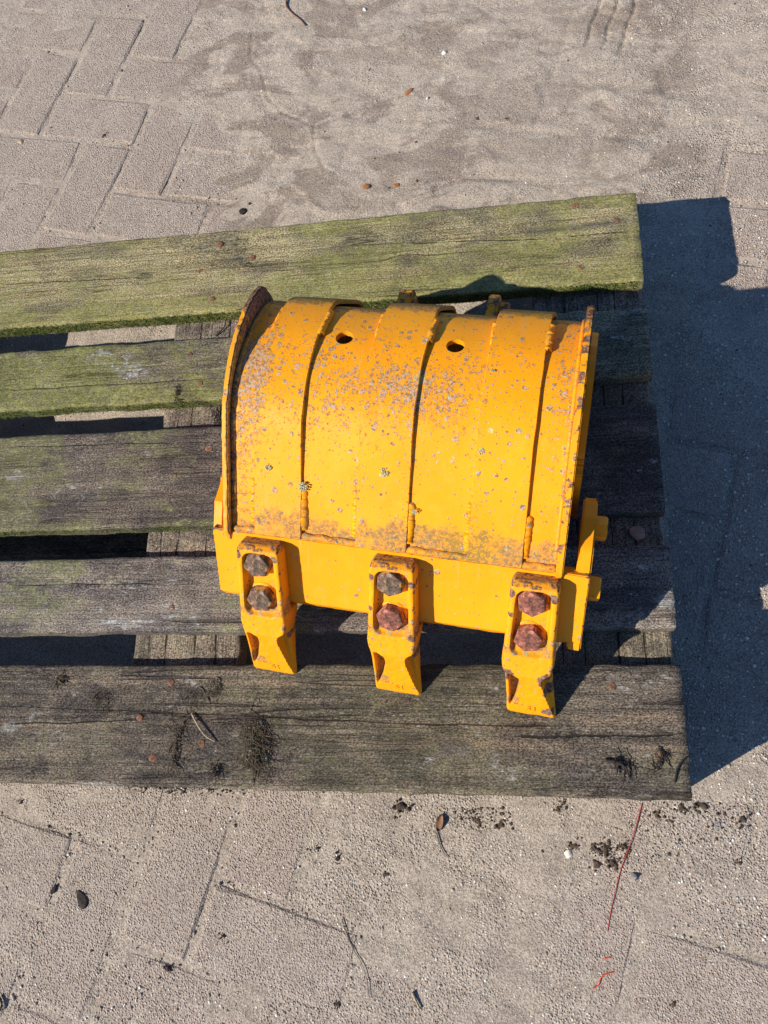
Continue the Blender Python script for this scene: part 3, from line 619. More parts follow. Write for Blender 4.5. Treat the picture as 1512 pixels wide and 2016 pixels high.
polyt('moss_thread', [(1328, 1540), (1332, 1515), (1345, 1495), (1362, 1485)], ZT, .0012, .0006, M_BLACK, 'black root bending at the very corner of the front board', 'thread')
polyt('moss_thread', [(492, 1402), (497, 1380), (505, 1378), (508, 1384)], ZT, .0004, .0003, M_MOSSD, 'fine hooked stem rising above the largest moss tuft', 'thread')
polyt('moss_thread', [(425, 662), (443, 645), (447, 630), (468, 620)], .1225, .0010, .0005, M_BLACK, 'black root thread in the gap behind the bucket rim', 'thread')
# moss along the lower edges of the two rear boards
def edge_moss(board_, y, x0, x1, n, zlo, zhi, mat=M_MOSSG, amp=.002):
    sp = []
    for k in range(n):
        x = random.uniform(x0, x1)
        if vnoise(np.array([x]), np.array([0.]), 9, 3)[0] + random.random() * .6 < .55: continue
        z = random.uniform(zlo, zhi); p = np.array([x, y - random.uniform(-.001, amp), z]); pts = [p]
        d = np.array([random.gauss(0, .8), random.gauss(-.6, .4), random.gauss(.2, .5)]); d /= np.linalg.norm(d)
        for s_ in range(2): d = d + np.array([random.gauss(0, .4), 0, random.gauss(-.2, .3)]); pts.append(pts[-1] + d * random.uniform(.0008, .002))
        sp.append((pts, .0005, .00025))
    o = strands('moss', sp, mat, board_, 3); o['kind'] = 'stuff'; return o
edge_moss(B1, .655, -1.15, -.01, 9000, .124, .143)
edge_moss(B2, .5137, -1.15, -.35, 2200, .126, .142, M_MOSSG, .003)
edge_moss(B3, .3275, -1.15, -.55, 900, .128, .142)

# ------------------------------------------------------------------ bucket
O = Vector((-0.142, 0.085, ZT)); BUC = bpy.data.objects.new('excavator_bucket', None); SC.collection.objects.link(BUC)
BUC.location = O; BUC.rotation_euler = (0, 0, math.radians(-9))
tag(BUC, 'yellow three-toothed digger bucket lying mouth down on the wooden pallet', 'bucket')
TH = math.radians(48); SV = (math.cos(TH), math.sin(TH)); NV = (-math.sin(TH), math.cos(TH))
def lp(u, s, n): return (u, SV[0] * s + NV[0] * n, SV[1] * s + NV[1] * n)
UL, UR = -0.376, -0.012
CC = np.array([.31, .09]); RR = .158
def profile(off, amax=127, amin=-20, straight=.13, ns=18, na=70):
    """points (v, z) from the lip, up and over the back"""
    r = RR - off; a0 = math.radians(amax); st = CC + r * np.array([math.cos(a0), math.sin(a0)]); d = np.array([-math.sin(a0), math.cos(a0)])
    P_ = [st + d * t_ for t_ in np.linspace(straight, 0, ns)[:-1]]
    P_ += [CC + r * np.array([math.cos(a), math.sin(a)]) for a in np.radians(np.linspace(amax, amin, na))]
    return np.array(P_)
BN = np.array([.842, .539]); BN = BN / np.linalg.norm(BN)
def flatback(P_, lim, k=.0022):
    """the back of the bucket is a flat plate: cut the round section off along it"""
    d = P_ @ BN - lim; return P_ - BN[None] * (k * np.logaddexp(0, d / k))[:, None]
def shell_pts(lift=0.0, straight=.128, ns=18, na=70, amin=-20):
    P_ = profile(0, straight=straight, ns=ns, na=na, amin=amin); N_ = nrm2(P_); N_ = N_ if N_[len(N_) // 2][1] > 0 else -N_
    off = .0095 + .0140 * sstep(.24, .41, P_[:, 0]); P_ = P_ + N_ * (-off)[:, None]; P_ = flatback(P_, .4340); N_ = nrm2(P_); N_ = N_ if N_[len(N_) // 2][1] > 0 else -N_; return P_ + N_ * lift
def nrm2(P_):
    d = np.gradient(P_, axis=0); d /= np.linalg.norm(d, axis=1)[:, None]; return np.stack([-d[:, 1], d[:, 0]], -1)
def sheet(name, P_, th, us, parent, mat, disp=None, attrs=None):
    """thick curved plate: profile P_ swept along us, outer face on P_, thickness th inwards"""
    N_ = nrm2(P_); N_ = N_ if N_[len(N_) // 2][1] > 0 else -N_
    A, Bq = len(P_), len(us); V = []
    for side in (0, 1):
        for i in range(A):
            for u in us:
                q_ = P_[i] + N_[i] * ((disp(u, P_[i], i / A) if disp and side == 0 else 0) - th * side); V.append((u, q_[0], q_[1]))
    F = []; n0 = A * Bq
    for i in range(A - 1):
        for j in range(Bq - 1):
            k = i * Bq + j; F.append((k, k + Bq, k + Bq + 1, k + 1)); k += n0; F.append((k, k + 1, k + Bq + 1, k + Bq))
    for i in range(A - 1):
        for j in (0, Bq - 1):
            k = i * Bq + j; f = (k, k + n0, k + n0 + Bq, k + Bq); F.append(f if j == 0 else f[::-1])
    for j in range(Bq - 1):
        for i in (0, A - 1):
            k = i * Bq + j; f = (k, k + 1, k + n0 + 1, k + n0); F.append(f if i == 0 else f[::-1])
    bm = bmesh.new(); vs = [bm.verts.new(v) for v in V]
    for f in F: bm.faces.new([vs[k] for k in f])
    bmesh.ops.recalc_face_normals(bm, faces=bm.faces[:]); me = bpy.data.meshes.new(name); bm.to_mesh(me); bm.free()
    me.polygons.foreach_set('use_smooth', [True] * len(me.polygons)); sharpen(me, 40)
    return me
def paint_attrs(me, grime_shade=None, lichen=None, rust=None):
    co = np.empty(len(me.vertices) * 3); me.vertices.foreach_get('co', co); co = co.reshape(-1, 3)
    for nme, fn in (('grime_shade', grime_shade), ('lichen', lichen), ('rust', rust)):
        v = np.zeros(len(co)) if fn is None else fn(co[:, 0], co[:, 1], co[:, 2]) + np.zeros(len(co)); fattr(me, nme, np.clip(v, 0, 1.5))
def shell_grime(u, v, z):
    g = 0.84 * sstep(.176, .140, v) * (0.45 + .75 * vnoise(u, v, 14, 4)) * (.55 + .45 * sstep(-.34, -.2, u))
    g = np.maximum(g, 0.80 * sstep(.362, .395, v)); g = np.maximum(g, .5 * sstep(.012, .0, np.minimum(u - UL, UR - u)))
    return g + .12
def shell_lich(u, v, z):
    c = 0.74 * np.exp(-((v - .285) / .065) ** 2) * (0.5 + .5 * sstep(-.08, -.14, u)) * (.5 + .8 * vnoise(u, v, 28, 66)) + .56 * sstep(-.325, -.345, u) + .42 * sstep(-.045, -.03, u) + .16
    for uc in (-.344, -.29, -.228, -.172, -.106): c = np.maximum(c, .62 * np.exp(-((u - uc) / .010) ** 2))
    c = c * (0.65 + .7 * vnoise(u, v, 16, 8)) * sstep(.40, .36, v)
    return c
us = np.linspace(UL + .004, UR - .004, 74); PS = shell_pts(straight=.124)
sm = sheet('shell', PS, .007, us, BUC, None, disp=lambda u, p, t_: .0006 * (vnoise(np.array(u), np.array(p[0]), 22, 3) - .5) * 2)
SHELL = link('shell', sm, M_PAINT, BUC)
# the two round drain holes, cut right through
def cyl(rad, depth, n=28):
    bm = bmesh.new(); bmesh.ops.create_cone(bm, cap_ends=True, segments=n, radius1=rad, radius2=rad, depth=depth); me_ = bpy.data.meshes.new('cut'); bm.to_mesh(me_); bm.free(); return me_
cut = []
for hu in (-.2632, -.1438):
    a = math.acos((.334 - CC[0]) / (RR - .022)); c_ = bpy.data.objects.new('cut', cyl(.0096, .05)); SC.collection.objects.link(c_); c_.parent = BUC
    c_.location = (hu, .332, CC[1] + (RR - .018) * math.sin(a)); c_.rotation_euler = (-(math.pi / 2 - a), 0, 0); cut.append(c_)
    md = SHELL.modifiers.new('b', 'BOOLEAN'); md.object = c_; md.operation = 'DIFFERENCE'; md.solver = 'EXACT'
bpy.context.view_layer.update()
ev = SHELL.evaluated_get(bpy.context.evaluated_depsgraph_get()); nm_ = bpy.data.meshes.new_from_object(ev); SHELL.modifiers.clear(); SHELL.data = nm_; nm_.name = 'shell'
for c_ in cut: bpy.data.objects.remove(c_)
for a_ in list(nm_.attributes):
    if a_.name in ('grime_shade', 'lichen', 'rust'): nm_.attributes.remove(a_)
paint_attrs(nm_, shell_grime, shell_lich, lambda u, v, z: .18 + 0 * u)
nm_.materials.clear(); nm_.materials.append(M_PAINT); sharpen(nm_, 40)

# wear straps
def strap(u0, u1):
    PP = shell_pts(straight=.112, na=80); N_ = nrm2(PP); N_ = N_ if N_[40][1] > 0 else -N_
    off = .0044 + .0042 * sstep(.335, .40, PP[:, 0]) + .0006 * np.sin(PP[:, 0] * 60)
    PO = PP + N_ * off[:, None]; uu = np.array([u0, u0 + .0008, u0 + .003] + list(np.linspace(u0 + .003, u1 - .002, 9)[1:-1]) + [u1 - .002, u1 - .0006, u1])
    def dsp(u, p, t_):
        e = 0
        if u <= u0 + .0001: e = -.0018
        if u >= u1 - .0001: e = -.0012
        return e + .0004 * (vnoise(np.array(u), np.array(p[0]), 30, 5) - .5)
    me_ = sheet('wear_strap', PO, .0048, uu, BUC, None, disp=dsp)
    co = np.empty(len(me_.vertices) * 3); me_.vertices.foreach_get('co', co); co = co.reshape(-1, 3)
    co[:, 0] += np.where(co[:, 0] > (u0 + u1) / 2, 1, -1) * .0008 * (fbm(co[:, 1], co[:, 0] * 3, 40, 3, 3) - .5) * 2; me_.vertices.foreach_set('co', co.ravel())
    paint_attrs(me_, shell_grime, shell_lich, lambda u, v, z: .25 + .2 * (np.minimum(abs(u - u0), abs(u - u1)) < .001))
    return link('wear_strap', me_, M_PAINT, BUC)
STR = [(-.3445, -.2905), (-.2290, -.1725), (-.1075, -.0510)]
for a, b in STR: strap(a, b)
# weld beads
def bead(name, pts, rad, parent=None, rust=.3, grime_shade=.5, sides=8, amp=.35, lich=.3):
    V = []; F = []; pts = [np.array(p, float) for p in pts]; n = len(pts); ph_ = random.random() * 9
    for k, p in enumerate(pts):
        d = pts[min(k + 1, n - 1)] - pts[max(k - 1, 0)]; d /= np.linalg.norm(d) + 1e-9
        s1 = np.cross(d, [.3, .1, 1]); s1 /= np.linalg.norm(s1); s2 = np.cross(d, s1)
        r = rad * (1 + amp * 2.2 * (float(vnoise(np.array(k * .23 + ph_), np.array(ph_), 1, 1)) - .5) + 0) * (0.55 if k in (0, n - 1) else 1)
        for a in range(sides): t_ = a / sides * 6.283; V.append(p + r * (1 + random.gauss(0, .035)) * (math.cos(t_) * s1 + math.sin(t_) * s2))
    for k in range(n - 1):
        for a in range(sides): a2 = (a + 1) % sides; F.append((k * sides + a, k * sides + a2, (k + 1) * sides + a2, (k + 1) * sides + a))
    F.append(tuple(range(sides))[::-1]); F.append(tuple(range((n - 1) * sides, n * sides)))
    me_ = mesh(name, V, F); paint_attrs(me_, lambda u, v, z: grime_shade + 0 * u, lambda u, v, z: lich + 0 * u, lambda u, v, z: rust + 0 * u)
    return link(name, me_, M_PAINT, parent or BUC)
def along(off, v0, v1, u0, u1, n=40, lift=0.0):
    PP = shell_pts(.0225 - off, straight=.128, ns=60, na=200); sel = [p for p in PP if v0 <= p[0] <= v1 and p[1] > .09]; N_ = np.array(sel)
    k = np.linspace(0, len(sel) - 1, n).astype(int); return [(u0 + (u1 - u0) * i / n, N_[j][0], N_[j][1] + lift) for i, j in enumerate(k)]
for a, b in STR:
    bead('weld', along(.0245, .140, .178, b + .0010, b + .0018, 40), .0058, grime_shade=.50, amp=.12, sides=12)
    bead('weld', along(.0205, .331, .372, b + .001, b + .0008, 34), .0044, amp=.16, grime_shade=.55, sides=12)
    bead('weld', along(.0200, .335, .372, a + .001, a - .001, 34), .0024, grime_shade=.45, amp=.10)
    bead('weld', along(.0240, .140, .182, a - .0005, a - .001, 40), .0054, grime_shade=.45, amp=.12, sides=12)
bead('weld', [(u, .1330 + .0006 * math.sin(u * 300), .1425) for u in np.linspace(UL + .004, UR - .004, 150)], .0042, rust=.30, grime_shade=.62, amp=.22, lich=.6)
bead('weld', along(.0235, .14, .43, UL + .0065, UL + .0065, 90), .0034, grime_shade=.95, rust=.5, amp=.15)
bead('weld', along(.0215, .14, .43, UR - .0060, UR - .0060, 90), .0023, grime_shade=.55, amp=.12, rust=.2)

# side plates with the raised rim
def plate(name, poly, u0, u1, rustedge=.9, grime_shade=None, rust=None, lich=None, bev=.0012, parent=None, ragged=.0007, mat=None):
    """plate parallel to the bucket sides, outline poly (v, z), between u0 and u1"""
    bm = bmesh.new(); n = len(poly)
    P_ = []
    for k, p in enumerate(poly):
        p = np.array(p, float); P_.append(p + rng.normal(0, ragged, 2) if ragged else p)
    a = [bm.verts.new((u0, p[0], p[1])) for p in P_]; b = [bm.verts.new((u1, p[0], p[1])) for p in P_]
    bm.faces.new(a[::-1]); bm.faces.new(b); edges = []
    for k in range(n):
        k2 = (k + 1) % n; bm.faces.new((a[k], a[k2], b[k2], b[k]))
    bmesh.ops.recalc_face_normals(bm, faces=bm.faces[:])
    if bev:
        ee = [e for e in bm.edges if abs(e.verts[0].co.x - e.verts[1].co.x) < 1e-9]; bmesh.ops.bevel(bm, geom=ee, offset=bev, segments=2, affect='EDGES', clamp_overlap=True)
    me_ = bpy.data.meshes.new(name); bm.to_mesh(me_); bm.free(); sharpen(me_, 40)
    paint_attrs(me_, grime_shade or (lambda u, v, z: .3 + 0 * u), lich, rust or (lambda u, v, z: .3 + 0 * u)); return link(name, me_, mat or M_PAINT, parent or BUC)
def dense(poly, step=.004):
    out = []
    for k in range(len(poly)):
        a, b = np.array(poly[k], float), np.array(poly[(k + 1) % len(poly)], float); m_ = max(1, int(np.linalg.norm(b - a) / step))
        for i in range(m_): out.append(a + (b - a) * i / m_)
    return out
def rim_pts(straight=.112):
    P_ = profile(0, straight=straight, ns=24, na=70); n = 24 - 1; out = []
    for k, p in enumerate(P_):
        d = p - CC
        if k >= n and math.degrees(math.atan2(d[1], d[0])) < 62: break
        out.append(tuple(p))
    return out + [(.3935, .2215), (.3985, .2110), (.4000, .198), (.4005, .184), (.410, .162), (.430, .130), (.447, .102), (.458, .070), (.462, .040)]
rimo = rim_pts()
side_poly = rimo + [(.458, .010), (.40, .006), (.30, .028), (.10, .072)]
inner = profile(.030, straight=.112, ns=24, na=70)
for nm_s, (ua, ub) in (('L', (UL - .0030, UL + .0035)), ('R', (UR - .0045, UR + .0030))):
    # rim ring is its own band of rings so rust and dirt can sit on it
    ax = 'side_plate'; o_ = plate(ax, dense(side_poly, .006), ua, ub, rust=None, ragged=.0006)
    me_ = o_.data; co = np.empty(len(me_.vertices) * 3); me_.vertices.foreach_get('co', co)
    isL = nm_s == 'L'
    for a_ in ('grime_shade', 'lichen', 'rust'): me_.attributes.remove(me_.attributes[a_])
    paint_attrs(me_, lambda u, v, z, isL=isL: (.15 + .62 * (u > UL) + .4 * sstep(.33, .38, v)) if isL else .15 + 0 * u, lambda u, v, z: .2 + 0 * u,
                lambda u, v, z, isL=isL: ((.34 + .34 * sstep(.30, .37, v) + .10 * (u > UL)) if isL else .50 + .10 * sstep(.25, .37, v)) + .0 * u)
# inside faces of the left rim are the dirtiest: thin dirt film that follows the plate
film = []
bead('weld', [(UR + .004, p[0], p[1]) for p in profile(.075, straight=.05, na=60)[20:70]], .003, grime_shade=.6, rust=.2)
# doubling plate on the outer face of the right side and the left side
dbl = [tuple(p) for p in profile(.045, straight=.02, na=36, amin=0)] + [(.42, .03), (.30, .05), (.21, .09)]
plate('side_doubler', dense(dbl, .008), UR + .0035, UR + .0105, grime_shade=lambda u, v, z: .35 + 0 * u)
plate('side_doubler', dense(dbl, .008), UL - .0105, UL - .0035, grime_shade=lambda u, v, z: .35 + 0 * u)
# lip
def lip():
    bm = bmesh.new(); u0, u1 = -.395, .018
    prof_ = [(.1925, 0.0), (.1925, -.0155), (.100, -.0155), (.0965, -.0125), (.1085, 0.0), (.113, 0.0), (.122, 0.0), (.150, 0.0), (.184, 0.0), (.189, 0.0)]
    nseg = 60; rows = []
    for k in range(nseg + 1):
        u = u0 + (u1 - u0) * k / nseg; rows.append([bm.verts.new(lp(u, s + (.0004 * random.gauss(0, 1) if s < .15 else .0003 * random.gauss(0, 1)), n)) for s, n in prof_])
    for k in range(nseg):
        for j in range(10): bm.faces.new((rows[k][j], rows[k][(j + 1) % 10], rows[k + 1][(j + 1) % 10], rows[k + 1][j]))
    bm.faces.new(rows[0]); bm.faces.new(rows[-1]); bmesh.ops.recalc_face_normals(bm, faces=bm.faces[:])
    ee = [e for e in bm.edges if e.calc_face_angle(0) > .4]; bmesh.ops.bevel(bm, geom=ee, offset=.0010, segments=2, affect='EDGES', clamp_overlap=True)
    me_ = bpy.data.meshes.new('lip_plate'); bm.to_mesh(me_); bm.free(); sharpen(me_, 40)
    def rst(u, v, z):
        s = v * SV[0] + z * SV[1]; return .06 + .40 * (np.minimum(u + .395, .018 - u) < .0025) * (s > .12) + .36 * (s > .1905)
    paint_attrs(me_, lambda u, v, z: .04 + .34 * ((v * SV[0] + z * SV[1]) < .1135) + .5 * ((v * SV[0] + z * SV[1]) > .1895), lambda u, v, z: .10 + 0 * u, rst)
    return link('lip_plate', me_, M_PAINT, BUC)
lip()

# teeth
def hexbolt(rad=.0158, h=.0135, seed=0):
    V = []; F = []; r = random.Random(seed)
    rows = [(rad, 0), (rad, h * .84), (rad * .93, h * .97), (rad * .80, h), (rad * .3, h * .985)]
    n = 12
    for k, (rr, z) in enumerate(rows):
        for a in range(n):
            t_ = a / n * 2 * math.pi; q_ = 1.0 if a % 2 == 0 else math.cos(math.pi / 6)
            if k >= 3: q_ = 1.0
            V.append((rr * q_ * math.cos(t_) * (1 + r.gauss(0, .008)), rr * q_ * math.sin(t_) * (1 + r.gauss(0, .008)), z + r.gauss(0, .0002)))
    for k in range(len(rows) - 1):
        for a in range(n): F.append((k * n + a, k * n + (a + 1) % n, (k + 1) * n + (a + 1) % n, (k + 1) * n + a))
    F.append(tuple(range((len(rows) - 1) * n, len(rows) * n))); F.append(tuple(range(n))[::-1])
    me_ = mesh('bolt', V, F, True); sharpen(me_, 28); return me_
def tooth_mesh(lean=0.0, wob=0):
    ns, nt = 150, 47; sv = np.concatenate([np.linspace(0, .188, ns)]); tv = np.linspace(-1, 1, nt)
    Sg, Tg = np.meshgrid(sv, tv, indexing='ij')
    # half width along the tooth
    hw = np.interp(Sg, [0, .004, .03, .060, .072, .080, .090, .105, .179, .185, .188], [.0262, .0268, .0252, .0238, .0240, .0262, .0274, .0262, .0245, .0236, .0205])
    cxn = np.interp(Sg, [0, .08, .2], [.006 * lean, 0, 0])
    X = cxn + Tg * hw; x = Tg * hw
    top = np.interp(Sg, [0, .003, .02, .072, .088, .184, .188], [.0015, .0035, .0096, .0248, .0248, .0228, .0195])
    # recessed pocket for the two bolts
    rimw = .0072; ss = Sg - .1395; px_ = np.abs(x) - (hw - rimw); py_ = np.abs(ss) - .0405
    cr_ = .010; dxx = np.maximum(px_ + cr_, 0); dyy = np.maximum(py_ + cr_, 0); sdf = np.hypot(dxx, dyy) + np.minimum(np.maximum(px_, py_) + cr_, 0) - cr_
    fl = sstep(.0012, -.0020, sdf); depth = .0110 * sstep(.094, .122, Sg) ** .7 + .0015 * (Sg < .122)
    h = top - fl * depth
    # scooped hollows each side of the central web
    web = np.interp(Sg, [.012, .03, .055, .066, .072], [.0235, .0155, .0095, .0100, .016])
    inS = sstep(.010, .022, Sg) * sstep(.073, .067, Sg)
    lf = sstep(web - .0010, web + .0012, -x) * sstep(hw - .0030, hw - .0048, -x)
    web2 = np.interp(Sg, [.004, .03, .060, .070, .078], [.0262, .0205, .0150, .0165, .0260]); rt = sstep(web2 - .0006, web2 + .0010, x) * sstep(.079, .072, Sg)
    h = h - inS * lf * (top * .80) - rt * top * .72 * sstep(.003, .010, Sg)
    h = h + .0007 * (fbm(X, Sg, 55, 3, 40 + wob) - .5) * 2 + .0003 * (fbm(X, Sg, 240, 2, 43 + wob) - .5) * 2
    # rounded arris
    h = h - .0022 * sstep(.90, 1.0, np.abs(Tg)) ** 2 - .002 * sstep(.184, .188, Sg)
    bot = np.interp(Sg, [0, .004, .06, .085, .0965, .0966, .2], [-.0006, -.003, -.014, -.016, -.017, .0003, .0003])
    V = [lp(a, s_, n_) for a, s_, n_ in zip(X.ravel(), Sg.ravel(), h.ravel())]; F = []
    for i in range(ns - 1):
        for j in range(nt - 1): k = i * nt + j; F.append((k, k + 1, k + nt + 1, k + nt))
    ring = [(i, 0) for i in range(ns)] + [(ns - 1, j) for j in range(1, nt)] + [(i, nt - 1) for i in range(ns - 2, -1, -1)] + [(0, j) for j in range(nt - 2, 0, -1)]
    prev = [i * nt + j for i, j in ring]
    for lv in (1, 2, 3):
        cur = []
        for (i, j) in ring:
            a_, b_ = h[i, j], bot[i, j]; n_ = a_ + (b_ - a_) * lv / 3
            bulge = 1 + .035 * math.sin(lv / 3 * 3.14); V.append(lp(cxn[i, j] + (X[i, j] - cxn[i, j]) * bulge, Sg[i, j], n_)); cur.append(len(V) - 1)
        m_ = len(ring)
        for k in range(m_): k2 = (k + 1) % m_; F.append((prev[k], prev[k2], cur[k2], cur[k]))
        prev = cur
    for i in range(ns - 1): # underside
        a_ = prev[i]; b_ = prev[i + 1]; c_ = prev[(ns - 1) + (nt - 1) + (ns - 1) - i - 1 if True else 0]; d_ = prev[(ns - 1) + (nt - 1) + (ns - 1) - i]
        F.append((a_, b_, c_, d_))
    me_ = mesh('tooth', V, F, True); 
    bm = bmesh.new(); bm.from_mesh(me_); bmesh.ops.recalc_face_normals(bm, faces=bm.faces[:]); bm.to_mesh(me_); bm.free(); sharpen(me_, 50)
    return me_, h
def tooth(uc, lean, seed, rustspots, label):
    me_, h = tooth_mesh(lean, seed)
    def S_of(v, z): return v * SV[0] + z * SV[1]
    def N_of(v, z): return v * NV[0] + z * NV[1]
    def rst(u, v, z):
        s = S_of(v, z); r = .14 + .22 * (s < .006) + .30 * ((np.abs(u) > .0225) & (N_of(v, z) > .018)) + .35 * ((s > .183))
        for (x_, s_, q_, k_) in rustspots: r = np.maximum(r, k_ * np.exp(-((u - x_) ** 2 + (s - s_) ** 2) / q_ ** 2 * .7))
        return r
    def grime_pit_shade(u, v, z):
        s = S_of(v, z); return .22 + .45 * np.exp(-((s - .106) / .012) ** 2) + .3 * (s > .181) + .25 * (N_of(v, z) < .016) * (s > .1) + .75 * (u < -.006) * (s > .018) * (s < .070) * (N_of(v, z) < .010 + .1 * s) * (N_of(v, z) > 0)  # last term paints the left pit's shadow into its colour; the rest is grime
    paint_attrs(me_, grime_pit_shade, lambda u, v, z: .42 * np.exp(-((S_of(v, z) - .105) / .02) ** 2) + .12, rst)
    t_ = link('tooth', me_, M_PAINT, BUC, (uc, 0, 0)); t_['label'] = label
    for k, sb in enumerate((.1655, .1195)):
        bm_ = hexbolt(seed=seed * 3 + k); o_ = link('bolt', bm_, (M_RUSTG if seed == 1 or (seed == 2 and k == 0) else M_RUSTR), t_)
        o_.location = lp(-.0015, sb, .0112); rx = TH; o_.rotation_euler = (rx, 0, 0)
        o_.rotation_euler = (Matrix.Rotation(TH, 3, 'X') @ Matrix.Rotation(random.uniform(0, 1), 3, 'Z')).to_euler()
        # torn collar of paint round each head
        VV = []; n = 26
        for a in range(n):
            q_ = a / n * 6.283; rr = (.0182 * (1 + random.gauss(0, .05))); VV += [(math.cos(q_) * .0150, math.sin(q_) * .0150, .0012), (math.cos(q_) * rr, math.sin(q_) * rr, .0010 + random.gauss(0, .0004)), (math.cos(q_) * rr, math.sin(q_) * rr, -.0016)]
        FF = []
        for a in range(n): b_ = (a + 1) % n; FF += [(a * 3, a * 3 + 1, b_ * 3 + 1, b_ * 3), (a * 3 + 1, a * 3 + 2, b_ * 3 + 2, b_ * 3 + 1)]
        wm_ = mesh('paint_collar', VV, FF); paint_attrs(wm_, lambda u, v, z: .5 + 0 * u, lambda u, v, z: .5 + 0 * u, lambda u, v, z: .35 + 0 * u)
        wo = link('washer', wm_, M_PAINT, t_); wo.location = lp(-.0015, sb, .0126); wo.rotation_euler = (TH, 0, 0)
    # cast number
    cu = bpy.data.curves.new('number', 'FONT'); cu.body = '51'; cu.size = .0125; cu.extrude = .0006; cu.offset = .0003; cu.resolution_u = 2; cu.align_x = 'CENTER'
    to = bpy.data.objects.new('tmp', cu); SC.collection.objects.link(to); bpy.context.view_layer.update()
    tm = bpy.data.meshes.new_from_object(to.evaluated_get(bpy.context.evaluated_depsgraph_get())); bpy.data.objects.remove(to)
    wed = math.atan2(.0061, .017); tm.name = 'cast_number'; tm.materials.clear()
    paint_attrs(tm, lambda u, v, z: .3 + 0 * u, None, lambda u, v, z: .30 + 0 * u)
    to = link('cast_number', tm, M_PAINT, t_); to.location = lp(.004 + .003 * lean, .0095, .0061); to.rotation_euler = (TH + wed, 0, 0)
    return t_
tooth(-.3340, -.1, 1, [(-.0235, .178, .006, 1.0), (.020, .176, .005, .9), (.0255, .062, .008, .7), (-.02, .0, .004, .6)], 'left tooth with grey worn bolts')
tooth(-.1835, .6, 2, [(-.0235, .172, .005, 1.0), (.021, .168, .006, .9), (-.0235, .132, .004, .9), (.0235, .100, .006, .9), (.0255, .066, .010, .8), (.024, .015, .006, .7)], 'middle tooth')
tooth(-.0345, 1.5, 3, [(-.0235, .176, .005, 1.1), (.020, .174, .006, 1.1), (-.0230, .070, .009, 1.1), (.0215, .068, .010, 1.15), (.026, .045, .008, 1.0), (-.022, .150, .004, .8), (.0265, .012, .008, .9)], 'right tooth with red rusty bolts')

# side cutters with their bolts
cut_poly = [(.066, .070), (.098, .106), (.126, .136), (.158, .148), (.190, .144), (.214, .128), (.228, .104), (.205, .072), (.150, .055), (.085, .052)]
CPR = plate('side_cutter', dense(cut_poly, .006), .0035, .0185, ragged=.0004, bev=.0018, grime_shade=lambda u, v, z: .4 + 0 * u)
cut_l = [(.098, .100), (.126, .132), (.158, .150), (.190, .147), (.206, .130), (.205, .100), (.150, .085)]
CPL = plate('side_cutter', dense(cut_l, .006), -.3985, -.3865, ragged=.0004, bev=.0018, grime_shade=lambda u, v, z: .3 + 0 * u)
M_PB = M_PAINT
for par, uu, sgn in ((CPR, .0185, 1), (CPL, -.3985, -1)):
    for (v_, z_) in (((.192, .112), (.128, .102)) if sgn > 0 else ((.190, .130),)):
        hb = hexbolt(.0135 if sgn > 0 else .0105, .0125 if sgn > 0 else .004, 9); paint_attrs(hb, lambda u, v, z: .5 + 0 * u, None, lambda u, v, z: .42 + 0 * u)
        o_ = link('bolt', hb, M_PAINT, par); o_.location = (uu, v_, z_); o_.rotation_euler = (0, sgn * math.pi / 2, 0)
# hinge ears behind the shell
def ear(uc, th, name='hinge_ear'):
    c = np.array([.4555, .090]); r = .0270; pts = [c + r * np.array([math.cos(a), math.sin(a)]) for a in np.radians(np.linspace(100, -60, 22))]
    pts += [np.array([.44, .012]), np.array([.40, .02]), np.array([.41, .10]), np.array([.425, .125])]
    return plate(name, pts, uc - th / 2, uc + th / 2, ragged=.0003, bev=.001, grime_shade=lambda u, v, z: .55 + 0 * u, rust=lambda u, v, z: .55 + 0 * u)
e1 = ear(-.2375, .016); e2 = ear(-.128, .013)
for e_, uu, sgn, ln_ in ((e1, -.2295, 1, .003), (e2, -.1215, 1, .012)):
    bm = bmesh.new(); bmesh.ops.create_cone(bm, cap_ends=True, segments=28, radius1=.019, radius2=.0185, depth=ln_); bmesh.ops.bevel(bm, geom=bm.edges[:], offset=.0008, segments=1, affect='EDGES')
    me_ = bpy.data.meshes.new('boss'); bm.to_mesh(me_); bm.free(); sharpen(me_, 35); paint_attrs(me_, lambda u, v, z: .6 + 0 * u, None, lambda u, v, z: .6 + 0 * u)
    o_ = link('boss', me_, M_PAINT, e_); o_.location = (uu + ln_ / 2, .4555, .090); o_.rotation_euler = (0, math.pi / 2, 0)
# pale lichen tufts on the bucket
def lichen(name, u, v, rad):
    a = math.acos(max(-1, min(1, (v - CC[0]) / (RR - .015)))); PP = shell_pts(.005, straight=.128, ns=60, na=200); k = int(np.argmin(abs(PP[:, 0] - v) + (PP[:, 1] < .09) * 9)); p = PP[k]
    pts = []; 
    for i in range(46): q_ = random.random() * 6.28; rr = rad * random.random() ** .6; pts.append((u + rr * math.cos(q_), p[0] + rr * math.sin(q_) * .75, p[1] + rr * math.sin(q_) * .65 * (1 if v < .3 else -.3)))
    o_ = pebbles('lichen_tuft', np.array(pts), np.full(46, rad * .2) * rng.uniform(.5, 1.2, 46), M_LICH, BUC); o_['kind'] = 'stuff'; return o_
for (u, v, r_) in ((-.2885, .1755, .0055), (-.1995, .197, .0045), (-.328, .190, .004), (-.102, .222, .0035), (-.166, .165, .003), (-.100, .300, .0025)): lichen('l', u, v, r_)

